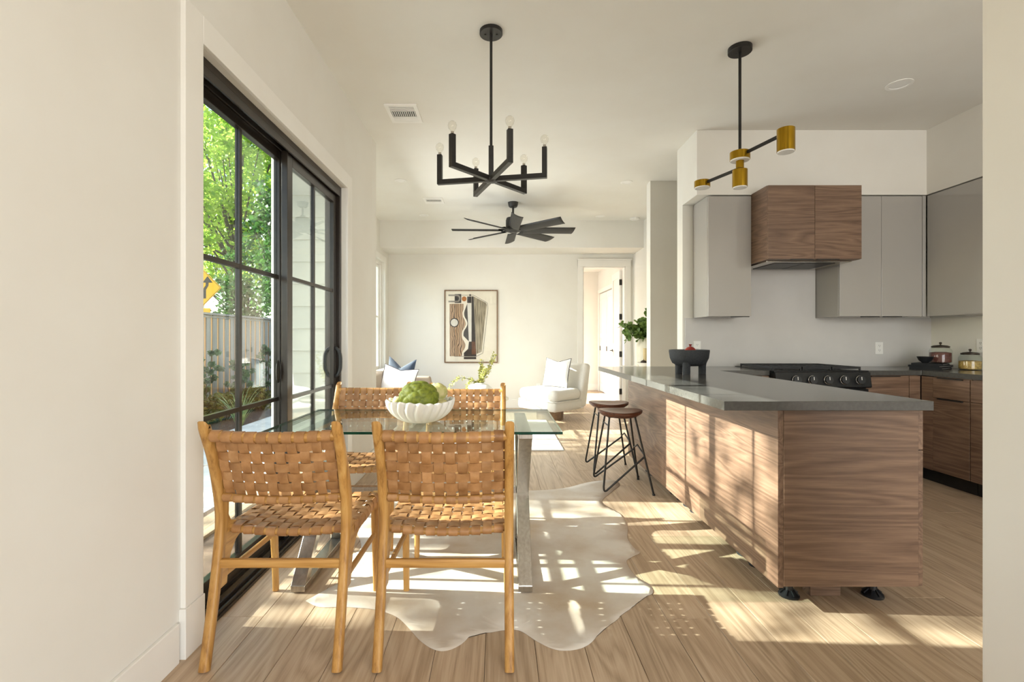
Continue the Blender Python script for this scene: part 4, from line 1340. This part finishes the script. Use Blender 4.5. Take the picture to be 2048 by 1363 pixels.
def pillow(name, lab, loc, rot, w, h, th, mat, pipe=None, chop=0.0, pm_=PIPE):
    t = thing(name, lab, 'pillow', loc)
    t.rotation_euler = rot
    m = MB()
    def fn(sg):
        def g(u, v_):
            a, b_ = 2 * u - 1, 2 * v_ - 1
            k = (1 - abs(a) ** 2.6) ** 0.6 * (1 - abs(b_) ** 2.6) ** 0.6
            px = a * w / 2 * (1 - 0.06 * (1 - b_ * b_))
            pz = b_ * h / 2 * (1 - 0.06 * (1 - a * a)) - chop * (1 - abs(a)) ** 1.2 * max(0, b_ + 0.3) / 1.3
            wr = 0.008 * noise.noise(Vector((a * 2.1, b_ * 2.3, sg * 3 + w * 10)))
            return (px, sg * th / 2 * k + wr * k, pz)
        return g
    m.grid(fn(-1), 18, 18)
    g2 = MB().grid(fn(1), 18, 18)
    m.add(g2.v, [tuple(reversed(f_)) for f_ in g2.f], 0, True)
    m.build('cushion', mat, t, sharp=0)
    if pipe:
        pts = [(a * w / 2 * (1 - 0.06 * (1 - b_ * b_)), 0, b_ * h / 2 * (1 - 0.06 * (1 - a * a)) - chop * (1 - abs(a)) ** 1.2 * max(0, b_ + 0.3) / 1.3) for a, b_ in [(-1 + 2 * i / 10, -1) for i in range(10)] + [(1, -1 + 2 * i / 10) for i in range(10)] + [(1 - 2 * i / 10, 1) for i in range(10)] + [(-1, 1 - 2 * i / 10) for i in range(10)]]
        MB().sweep(pts, circ(0.006, 6), (0, 1, 0), 0, True, closed=True).build('piping', pipe, t)
    return t

# slipper chair
sl = thing('slipper_chair', 'white upholstered armless chair against the living room back wall', 'armchair', (0.80, 7.22, 0), R(-47))
o = MB().box(-0.37, -0.37, 0.15, 0.37, 0.26, 0.30).build('seat_base', FABW, sl, 0.05, 4)
o = MB().box(-0.365, -0.365, 0.285, 0.365, 0.24, 0.46).build('seat_cushion', FABW, sl, 0.075, 5)
m = MB()
m.prism([(0.16, 0.17), (0.36, 0.17), (0.47, 0.80), (0.34, 0.82)], 0, -0.37, 0.37)
m.build('backrest', FABW, sl, 0.05, 4)
MB().lathe([(0.20, 0), (0.20, 0.15)], (0, -0.05, 0), 36, smooth=True).build('plinth', PLINTH, sl)
MB().sweep([(-0.372, 0.22, 0.292), (-0.372, -0.32, 0.292), (-0.33, -0.372, 0.292), (0.33, -0.372, 0.292), (0.372, -0.32, 0.292), (0.372, 0.22, 0.292)], circ(0.006, 6), (0, 0, 1), 0, True).build('piping', FABW, sl)
pillow('throw_pillow', 'white throw pillow with brown cut trim on the armless chair', (0.87, 7.26, 0.675), (R(-14), 0, R(-44)), 0.46, 0.44, 0.15, FABP, PIPE, 0.05)

# sofa
sf = thing('sofa', 'taupe sofa under the left living room window', 'sofa', (0, 0, 0))
MB().box(-1.84, 5.95, 0.08, -1.05, 7.62, 0.26).build('base', FABT, sf, 0.02, 3)
MB().box(-1.62, 6.14, 0.262, -1.03, 6.79, 0.43).build('seat_cushion', FABT, sf, 0.04, 4)
MB().box(-1.62, 6.80, 0.262, -1.03, 7.45, 0.43).build('seat_cushion', FABT, sf, 0.04, 4)
MB().box(-1.84, 5.95, 0.262, -1.63, 7.62, 0.72).build('backrest', FABT, sf, 0.04, 4)
MB().prism([(-1.62, 0.262), (-1.0, 0.262), (-1.06, 0.595), (-1.62, 0.605)], 1, 7.46, 7.62).build('arm', FABT, sf, 0.03, 3)
MB().prism([(-1.62, 0.262), (-1.0, 0.262), (-1.06, 0.50), (-1.62, 0.56)], 1, 5.95, 6.13).build('arm', FABT, sf, 0.03, 3)
for x_ in (-1.78, -1.12):
    for y_ in (6.02, 7.55):
        MB().lathe([(0.018, 0), (0.024, 0.08)], (x_, y_, 0), 12).build('leg', SEATW, sf)
pillow('throw_pillow', 'navy velvet pillow standing on the sofa', (-1.42, 7.0, 0.66), (R(-8), R(6), R(-16)), 0.44, 0.50, 0.15, FABN, None, 0.13)
pillow('throw_pillow', 'white pillow with dark piping leaning on the navy pillow', (-1.40, 6.78, 0.60), (R(-18), R(9), R(-8)), 0.50, 0.40, 0.15, FABP, PIPE, 0.05)

# coffee table with vase and sprigs
ct_ = thing('coffee_table', 'low round coffee table in front of the sofa', 'table', (-0.30, 6.45, 0.012))
MB().lathe([(0.42, 0.355), (0.435, 0.365), (0.435, 0.385), (0.42, 0.392), (0.002, 0.392)], n=48, capt=False).build('tabletop', VASEC, ct_)
MB().lathe([(0.26, 0), (0.20, 0.18), (0.26, 0.356)], n=36).build('pedestal', VASEC, ct_)
vz = 0.012 + 0.392
va = thing('round_vase', 'squat white round vase on the coffee table', 'vase', (-0.255, 6.42, vz))
MB().lathe([(0.09, 0), (0.14, 0.02), (0.172, 0.08), (0.165, 0.13), (0.12, 0.17), (0.075, 0.18), (0.075, 0.196), (0.066, 0.197), (0.066, 0.175), (0.002, 0.12)], n=40, capt=False).build('vase_body', VASEW, va)
MB().lathe([(0.082, 0.0), (0.088, 0.004)], n=32).build('foot_ring', VASEW, va)
def sprig(root_loc, name, lab, paths, lm, leaf, step, seed, roundl=False, group=None):
    rnd = random.Random(seed)
    t = thing(name, lab, 'plant', root_loc, group=group)
    sm_ = MB(); lv = MB()
    for pts in paths:
        pp = smooth_path(pts, 6)
        sm_.tube(pp, lambda q: 0.0035 * (1 - 0.6 * q), 5)
        acc = 0
        for i in range(4, len(pp)):
            for _ in range(step):
                p = pp[i] + Vector((rnd.uniform(-1, 1), rnd.uniform(-1, 1), rnd.uniform(-1, 1))) * leaf * 0.35
                d_ = Vector((rnd.uniform(-1, 1), rnd.uniform(-1, 1), rnd.uniform(-0.6, 1))).normalized()
                u = d_.cross(Vector((rnd.uniform(-1, 1), rnd.uniform(-1, 1), rnd.uniform(-1, 1)))).normalized()
                L = leaf * rnd.uniform(0.6, 1.15); W_ = L * (0.42 if roundl else 0.22)
                nrm = d_.cross(u) * L * 0.08
                if roundl:
                    q = [p, p + d_ * L * 0.3 + u * W_, p + d_ * L * 0.75 + u * W_ * 0.9 + nrm, p + d_ * L + nrm, p + d_ * L * 0.75 - u * W_ * 0.9 + nrm, p + d_ * L * 0.3 - u * W_]
                else:
                    q = [p, p + d_ * L * 0.5 + u * W_, p + d_ * L + nrm, p + d_ * L * 0.5 - u * W_]
                lv.add(q, [tuple(range(len(q)))], 0, False)
    sm_.build('stems', STEM, t)
    o = lv.build('leaves', lm, t)
    o['kind'] = 'stuff'
    return t
base = (-0.255, 6.42, vz + 0.13)
paths = []
rnd = random.Random(4)
for k in range(9):
    a = R(-60 + 30 * k + rnd.uniform(-12, 12)); L = rnd.uniform(0.16, 0.42)
    sx_ = rnd.uniform(-0.05, 0.24)
    paths.append([(0, 0, 0), (sx_ * 0.25, 0.05 * sin(a), 0.10), (sx_ * 0.7, 0.10 * sin(a), 0.08 + L * 0.5), (sx_ * 1.1, 0.14 * sin(a), 0.08 + L * 0.95)])
paths.append([(0, 0, 0), (-0.10, -0.02, 0.10), (-0.24, -0.04, 0.13), (-0.34, -0.05, 0.08), (-0.40, -0.05, -0.06)])
paths.append([(0, 0, 0), (-0.06, -0.04, 0.09), (-0.13, -0.1, 0.07), (-0.17, -0.16, -0.02)])
sprig(base, 'flowering_branches', 'thin branches with pale yellow-green leaves in the white vase', paths, LEAFY, 0.042, 4, 7)

# framed abstract print
ar = thing('framed_artwork', 'framed abstract print in brown and charcoal on the back wall', 'picture', (-0.468, BW, 1.39))
AW, AH = 0.455, 0.62
m = MB()
e = 0.018
m.box(-AW, -0.035, -AH, -AW + e, 0, AH); m.box(AW - e, -0.035, -AH, AW, 0, AH); m.box(-AW + e, -0.035, -AH, AW - e, 0, -AH + e); m.box(-AW + e, -0.035, AH - e, AW - e, 0, AH)
m.build('frame', FRAMEW, ar, 0.002)
MB().box(-AW + e, -0.012, -AH + e, AW - e, 0, AH - e).build('paper', PAPER, ar)
def AP(px, py):     # crop pixel of the print -> local x,z
    return ((px - 552) / 830.0 * 2 * AW, (702 - py) / 1095.0 * 2 * AH)
lay = [0]
def art(mat, polys, name='print_shape'):
    lay[0] += 1
    y = -0.0125 - 0.0003 * lay[0]
    m = MB()
    for poly in polys:
        pts = [AP(*p) for p in poly]
        m.prism(pts, 1, y, y + 0.0003)
    return m.build(name, mat, ar)
def disc(cx, cy, r, n=28, a0=0, a1=360):
    return [(cx + r * cos(R(a0 + (a1 - a0) * i / n)), cy + r * sin(R(a0 + (a1 - a0) * i / n))) for i in range(n + (0 if a1 - a0 == 360 else 1))]
def strip(pts, w_):
    out = []
    for (x0, y0), (x1, y1) in zip(pts[:-1], pts[1:]):
        dx, dy = x1 - x0, y1 - y0
        L = sqrt(dx * dx + dy * dy)
        nx, ny = -dy / L * w_ / 2, dx / L * w_ / 2
        out.append([(x0 + nx, y0 + ny), (x1 + nx, y1 + ny), (x1 - nx, y1 - ny), (x0 - nx, y0 - ny)])
    return out
wave = [(440, 375), (436, 440), (418, 500), (428, 560), (455, 605), (470, 660), (455, 710), (418, 770), (408, 830), (420, 890), (452, 940), (465, 990), (450, 1040), (420, 1080), (405, 1150)]
wsm = [(p.x, p.y) for p in smooth_path([(a, b_, 0) for a, b_ in wave], 4)]
art(INK, [[(492, 360), (560, 360), (560, 250), (590, 250), (635, 1150), (440, 1150), (440, 1100), (505, 1040), (520, 930), (420, 830), (415, 780), (490, 660), (430, 530), (450, 470)]])
art(ARTW, [[(492, 355), (560, 355), (560, 930), (518, 930)]])
art(PAPER, [[(p[0] + 26, p[1]) for p in wsm[6:-2]] + [(p[0] - 10, p[1]) for p in reversed(wsm[6:-2])]])
art(ARTS, [[(218, 362), (435, 362)] + wsm + [(218, 1150)]])
art(INK, strip([(293, 362), (293, 1152), (635, 1152), (735, 1105), (815, 420), (800, 345), (590, 232), (400, 232)], 5))
art(ARTT, [[(592, 252), (780, 345), (795, 380), (715, 1085), (636, 1115), (598, 400)]])
art(ARTB, [[(562, 930), (618, 930), (628, 1122), (562, 1122)]])
art(INK, [[(298, 216), (400, 216), (400, 350), (298, 350)], [(492, 252), (556, 252), (556, 350), (492, 350)], [(440, 1160), (632, 1160), (632, 1195), (440, 1195)], disc(538, 232, 15)])
art(ARTG, [[(200, 222), (330, 222), (330, 246), (200, 246)], [(200, 316), (330, 316), (330, 340), (200, 340)], [(330 + 59 * cos(R(t_)), 281 + 59 * sin(R(t_))) for t_ in range(-90, 91, 15)] + [(330 + 35 * cos(R(t_)), 281 + 35 * sin(R(t_))) for t_ in range(90, -91, -15)]])
art(ARTO, [disc(445, 288, 37)])
art(INK, [disc(293, 645, 70)])
art(ARTW, [disc(293, 645, 56)])
MB().box(-AW + e, -0.0225, -AH + e, AW - e, -0.0205, AH - e).build('picture_glass', thin_glass('picture_glazing', (0.99, 0.99, 0.99)), ar)

# console behind the stub wall with vase, bowl
cs = thing('console_table', 'white console table behind the peninsula', 'table', (2.02, 6.62, 0))
MB().box(-0.18, -0.55, 0.735, 0.27, 0.7, 0.775).build('tabletop', TRIM, cs, 0.003)
for x_ in (-0.16, 0.22):
    for y_ in (-0.52, 0.64):
        MB().box(x_, y_, 0, x_ + 0.035, y_ + 0.035, 0.735).build('leg', TRIM, cs)
CZ = 0.775
va = thing('cream_vase', 'tall cream and tan vase holding eucalyptus', 'vase', (1.985, 6.55, CZ))
MB().lathe([(0.09, 0), (0.115, 0.03), (0.12, 0.2), (0.115, 0.33), (0.09, 0.40), (0.07, 0.42), (0.062, 0.42), (0.06, 0.38), (0.002, 0.3)], n=36, capt=False).build('vase_body', VASEC, va)
MB().lathe([(0.03, 0.02), (0.034, 0.28)], (-0.03, -0.105, 0), 16).build('tan_column', VASET, va)
fbw = thing('fruit_bowl', 'white footed bowl of dark fruit on the console', 'bowl', (1.90, 6.22, CZ))
MB().lathe([(0.045, 0), (0.05, 0.02), (0.09, 0.05), (0.125, 0.10), (0.12, 0.10), (0.085, 0.058), (0.002, 0.035)], n=32, capt=False).build('bowl_body', VASEW, fbw)
MB().lathe([(0.046, 0), (0.05, 0.004)], n=24).build('foot_ring', VASEW, fbw)
for (dx, dy, lab) in ((-0.045, -0.02, 'dark brown fruit at the left of the white footed bowl'), (0.045, 0.0, 'dark brown fruit at the right of the white footed bowl')):
    ft_ = thing('dark_fruit', lab, 'fruit', (1.90 + dx, 6.22 + dy, CZ + 0.052), group='fruit on the console')
    MB().lathe([(0.002, 0), (0.026, 0.008), (0.042, 0.04), (0.034, 0.068), (0.012, 0.08), (0.002, 0.081)], n=18).build('fruit_body', PIPE, ft_)
    MB().tube([(0, 0, 0.078), (0.004, 0, 0.095)], 0.003, 6).build('fruit_stem', STEM, ft_)
for k in range(2):
    bk = thing('magazine', ['dark magazine lying on the console, lower one', 'dark magazine lying on the console, upper one'][k], 'magazine', (1.83 + 0.02 * k, 6.85 - 0.66 + 0.012 * k + 0.28, CZ + 0.006 * k), R(8 * k))
    MB().box(-0.11, -0.10, 0, 0.02, 0.10, 0.002).box(-0.11, -0.10, 0.004, 0.02, 0.10, 0.0055).build('cover', BOOK, bk)
    MB().box(-0.108, -0.098, 0.002, 0.018, 0.098, 0.004).build('pages', PAGES, bk)
paths = []
rnd = random.Random(9)
for k in range(11):
    a = rnd.uniform(-1, 1); h_ = rnd.uniform(0.12, 0.36); sx_ = -0.30 + 0.055 * k + rnd.uniform(-0.04, 0.04)
    paths.append([(0, 0, 0), (sx_ * 0.2, a * 0.05, 0.12), (sx_ * 0.65, a * 0.12, 0.12 + h_ * 0.6), (sx_, a * 0.18, 0.10 + h_ * (1.0 if sx_ > -0.1 else 0.75))])
paths.append([(0, 0, 0), (-0.08, -0.05, 0.12), (-0.2, -0.08, 0.16), (-0.27, -0.08, 0.06)])
sprig((1.985, 6.55, CZ + 0.32), 'eucalyptus_branches', 'green eucalyptus branches in the cream vase', paths, LEAFD, 0.075, 3, 12, True)

# ------------------------------------------------------------------ outside
GZ = -0.16
struct('ground', MB().box(-60, -25, GZ - 0.3, -2.03, 60, GZ).box(-2.03, 11.3, GZ - 0.3, 12, 60, GZ).box(-2.03, -25, GZ - 0.3, LX - T, 4.5, GZ), GRAVEL, label='garden soil outside')
# concrete pavers
k = 0
pv = None
pat = struct('ground_patio', MB().box(-3.7, -2.0, GZ, LX - T - 0.001, 4.5, GZ + 0.05).box(-3.7, 4.5, GZ, LVX - T - 0.03, 11.0, GZ + 0.05), GRAVEL, label='paved patio outside the door')
for ix in range(3):
    for iy in range(-2, 9):
        y0 = iy * 1.2
        x0 = -3.68 + ix * 0.79
        x1 = x0 + 0.775
        if ix == 2:
            x1 = (LX - T - 0.005) if y0 < 4.4 else LVX - T - 0.04
        y1 = y0 + 1.185
        if y0 < 4.5 < y1 and ix == 2: y1 = 4.49
        MB().box(x0, y0, GZ + 0.05, x1, y1, GZ + 0.09).build('paver', CONC, pat, 0.004)

# siding of the living-room jog
sd = struct('wall_siding', MB().box(LVX - T - 0.02, 4.495, GZ, LX - T - 0.001, 4.51, ZC), SIDING, label='grey lap siding of the house outside the door')
for i in range(16):
    z0 = GZ + 0.0 + 0.205 * i
    z1 = min(z0 + 0.225, ZC)
    MB().prism([(4.494, z0), (4.472, z0), (4.486, z1), (4.494, z1)], 0, LVX - T - 0.02, LX - T - 0.12).build('siding_board', SIDING, sd)
MB().box(LX - T - 0.118, 4.468, GZ, LX - T - 0.001, 4.494, ZC).build('corner_board', TRIM, sd, 0.002)
MB().box(LVX - T - 0.06, 4.46, GZ, LVX - T - 0.021, 4.60, ZC).build('corner_board', TRIM, sd, 0.002)
# eaves
struct('roof_eave', MB().box(-1.95, -2.5, 2.76, LX - T - 0.001, 4.46, 2.95), ROOFM, label='soffit of the roof eave outside')
struct('roof', MB().box(-2.5, -3.3, ZC + 0.2, 4.6, 11.6, ZC + 0.35), ROOFM)

# fence
fx = -5.6
fe = thing('fence', 'weathered grey board fence with flat cap beyond the patio', 'fence', (fx, 0, GZ))
FT_ = 1.86
bo = None
y = 4.2
k = 0
bg = bo2 = None
while y < 12.3:
    if bg is None:
        bg = MB().box(-0.01, 0, 0.04, 0.01, 0.138, FT_ - 0.06).build('board', FENCEG, fe); o = bg
        bo2 = MB().box(-0.034, -0.012, 0.04, -0.014, 0.09, FT_ - 0.06).build('batten', FENCEO, fe); o2 = bo2
    else:
        o = bg.copy(); COL.objects.link(o); o2 = bo2.copy(); COL.objects.link(o2)
    o.location = (0, y, 0)
    o2.location = (0, y + 0.138, 0)
    y += 0.212
MB().box(-0.05, 4.15, FT_ - 0.11, 0.028, 12.35, FT_ - 0.075).build('rail', FENCEG, fe)
MB().box(-0.08, 4.1, FT_ - 0.06, 0.08, 12.4, FT_ - 0.02).build('cap_board', FENCEG, fe, 0.003)
for y_ in (4.15, 6.55, 8.95, 11.35):
    MB().box(-0.13, y_, 0, -0.035, y_ + 0.09, FT_ - 0.06).build('post', FENCEG, fe)

# yellow road sign beyond the fence
rs_ = thing('road_sign', 'yellow diamond road sign with black arrow beyond the fence', 'road sign', (-8.24, 13.5, GZ))
cz = 2.60 - GZ
a = 0.53
def rot45(p): return p
dia = [(0, cz - a), (a, cz), (0, cz + a), (-a, cz)]
MB().prism(dia, 1, 0, 0.01).build('sign_plate', YELLOW, rs_, 0.004)
for i in range(4):
    p, q = dia[i], dia[(i + 1) % 4]
    k1 = 0.93; k2 = 0.955
    s1 = lambda P_, kk: (P_[0] * kk, cz + (P_[1] - cz) * kk)
    MB().prism([s1(p, k1), s1(q, k1), s1(q, k2), s1(p, k2)], 1, -0.002, 0.001).build('sign_border', SIGNB, rs_)
arrow = [(0.02, cz - 0.30), (0.10, cz - 0.30), (0.10, cz - 0.06), (0.17, cz + 0.06), (0.17, cz + 0.14), (0.28, cz + 0.14), (0.14, cz + 0.32), (0.0, cz + 0.14), (0.09, cz + 0.14), (0.09, cz + 0.07), (0.02, cz - 0.04)]
MB().prism(arrow, 1, -0.002, 0.001).build('arrow_symbol', SIGNB, rs_)
MB().box(-0.22, 0, cz - a - 0.26, 0.22, 0.008, cz - a - 0.04).build('sign_plaque', YELLOW, rs_, 0.004)
MB().box(-0.03, 0.012, 0, 0.03, 0.05, cz + a * 0.8).build('post', STEEL, rs_)

# leafy things
def leafcloud(clusters, leaf, n_per, seed, sx=1.0):
    rnd = random.Random(seed)
    m = MB()
    V, Fc = [], []
    for (c, r) in clusters:
        for _ in range(n_per):
            while True:
                q = Vector((rnd.uniform(-1, 1), rnd.uniform(-1, 1), rnd.uniform(-1, 1)))
                if q.length < 1: break
            p = Vector(c) + q * r
            d_ = Vector((rnd.uniform(-1, 1), rnd.uniform(-1, 1), rnd.uniform(-0.9, 0.5))).normalized()
            u = d_.cross(Vector((rnd.uniform(-1, 1), rnd.uniform(-1, 1), rnd.uniform(-1, 1)))).normalized()
            L = leaf * rnd.uniform(0.6, 1.3)
            o = len(V)
            V += [p - d_ * L * 0.5, p + u * L * 0.33, p + d_ * L * 0.5, p - u * L * 0.33]
            Fc.append((o, o + 1, o + 2, o + 3))
    m.add(V, Fc)
    return m

def tree(lab, loc, trunk_h, crown_z, rx, ry, rz_, ncl, rcl, leaf, nper, lm, seed, name='tree', group='trees beyond the patio', rt=0.16):
    rnd = random.Random(seed)
    t = thing(name, lab, 'tree', loc, group=group)
    m = MB()
    lean = rnd.uniform(-0.4, 0.4)
    m.tube(smooth_path([(0, 0, 0), (lean * 0.3, 0.1, trunk_h * 0.5), (lean, 0.0, trunk_h), (lean * 1.3, 0.1, crown_z)], 4), lambda q: rt * (1 - 0.6 * q), 9)
    cl = []
    for i in range(ncl):
        while True:
            q = Vector((rnd.uniform(-1, 1), rnd.uniform(-1, 1), rnd.uniform(-1, 1)))
            if q.length < 1: break
        c = Vector((q.x * rx + lean, q.y * ry, crown_z + q.z * rz_))
        cl.append((c, rcl * rnd.uniform(0.6, 1.3)))
        if i % 5 == 0:
            s_ = Vector((lean, 0, trunk_h * rnd.uniform(0.75, 1.1)))
            m.tube(bez(s_, (s_ + c) / 2 + Vector((0, 0, 0.3)), c, 5), lambda q_: rt * 0.35 * (1 - 0.8 * q_), 5)
    m.build('trunk', BARK, t, sharp=0)
    o = leafcloud(cl, leaf, nper, seed + 100).build('crown', lm, t)
    o['kind'] = 'stuff'
    return t
# trees seen through the near pane
tree('broad bright green tree behind the fence, seen through the near door pane', (-10.8, 20.5, GZ), 4.6, 8.2, 4.0, 3.4, 4.3, 190, 0.8, 0.22, 95, LEAFT, 21)
tree('tall light green tree farther behind the fence', (-17.5, 31.0, GZ), 4.0, 10.0, 6.0, 4.0, 6.5, 150, 1.2, 0.30, 90, LEAFT, 22)
tree('dark evergreen tree at the far end of the fence', (-6.35, 13.6, GZ), 1.6, 3.4, 0.8, 0.9, 2.6, 60, 0.45, 0.14, 90, LEAFT2, 23, rt=0.11)
tree('low dark tree behind the road sign', (-11.0, 14.4, GZ), 1.4, 2.6, 1.5, 1.0, 1.5, 46, 0.5, 0.15, 80, LEAFT2, 24, rt=0.12)
tree('small dark evergreen right behind the road sign post', (-8.15, 15.95, GZ), 1.4, 2.9, 1.0, 0.5, 1.5, 34, 0.45, 0.14, 80, LEAFT2, 25, rt=0.1)
# trees west of the house that throw the dappled shade
tree('street tree west of the house, opposite the sliding door', (-11.5, 2.6, GZ), 3.2, 5.9, 2.6, 1.65, 2.2, 52, 0.42, 0.15, 40, LEAFT, 31, group='trees shading the house from the west')
tree('street tree west of the house, opposite the living room', (-12.5, 6.05, GZ), 3.2, 6.2, 2.6, 0.75, 2.4, 34, 0.42, 0.15, 40, LEAFT, 32, group='trees shading the house from the west')

# garden plants at the fence
def shrub(name, lab, loc, rx, ry, h, lm, leaf, ncl, nper, seed, cat='shrub', group=None):
    rnd = random.Random(seed)
    t = thing(name, lab, cat, loc, group=group)
    cl = []
    m = MB()
    for i in range(ncl):
        c = Vector((rnd.uniform(-1, 1) * rx, rnd.uniform(-1, 1) * ry, h * rnd.uniform(0.15, 0.95)))
        cl.append((c, min(rx, ry, h) * 0.45))
        if i % 3 == 0:
            m.tube([(c.x * 0.6, c.y * 0.6, 0), tuple(c)], 0.008, 5)
    m.build('stems', STEM, t)
    o = leafcloud(cl, leaf, nper, seed + 50).build('foliage', lm, t)
    o['kind'] = 'stuff'
for k, (y_, lab) in enumerate(((6.6, 'low brownish hedge bush along the fence, nearest the house'), (7.9, 'low brownish hedge bush along the fence, second from the house'), (9.2, 'low brownish hedge bush along the fence, third from the house'), (10.5, 'low brownish hedge bush along the fence, farthest from the house'))):
    shrub('hedge_bush', lab, (-4.55, y_, GZ), 0.22, 0.46, 0.42, LEAFH, 0.07, 44, 46, 60 + k, 'hedge', 'low hedge along the fence')
for k, (y_, h_, lab) in enumerate(((7.5, 1.0, 'leafy green garden plant against the fence, nearest'), (8.6, 1.15, 'taller leafy green garden plant against the fence'), (9.8, 0.95, 'leafy green garden plant against the fence, third'), (11.1, 1.3, 'leafy green garden plant against the far end of the fence'))):
    shrub('garden_plant', lab, (-5.22, y_, GZ), 0.10, 0.42, h_, LEAFS, 0.09, 34, 34, 70 + k, 'plant', 'garden plants at the fence')
for k, (x_, y_) in enumerate(((-3.9, 7.3), (-3.0, 6.9))):
    t = thing('flax_plant', ['spiky flax plant beside the patio', 'spiky flax plant close to the living room corner'][k], 'plant', (x_ if k == 0 else -3.55, y_ if k == 0 else 8.4, GZ + (0.0 if k == 0 else 0.0)), group='spiky plants by the patio')
    rnd = random.Random(80 + k)
    for i in range(26):
        a = rnd.uniform(0, 2 * pi); L = rnd.uniform(0.35, 0.62); sp_ = rnd.uniform(0.12, 0.4)
        pth = bez((0.03 * cos(a), 0.03 * sin(a), 0), (sp_ * 0.4 * cos(a), sp_ * 0.4 * sin(a), L * 0.8), (sp_ * cos(a), sp_ * sin(a), L), 5)
        MB().sweep(pth, lambda q: rectsec(0.03 * (1 - 0.9 * q), 0.002)).build('leaf', LEAFA, t)
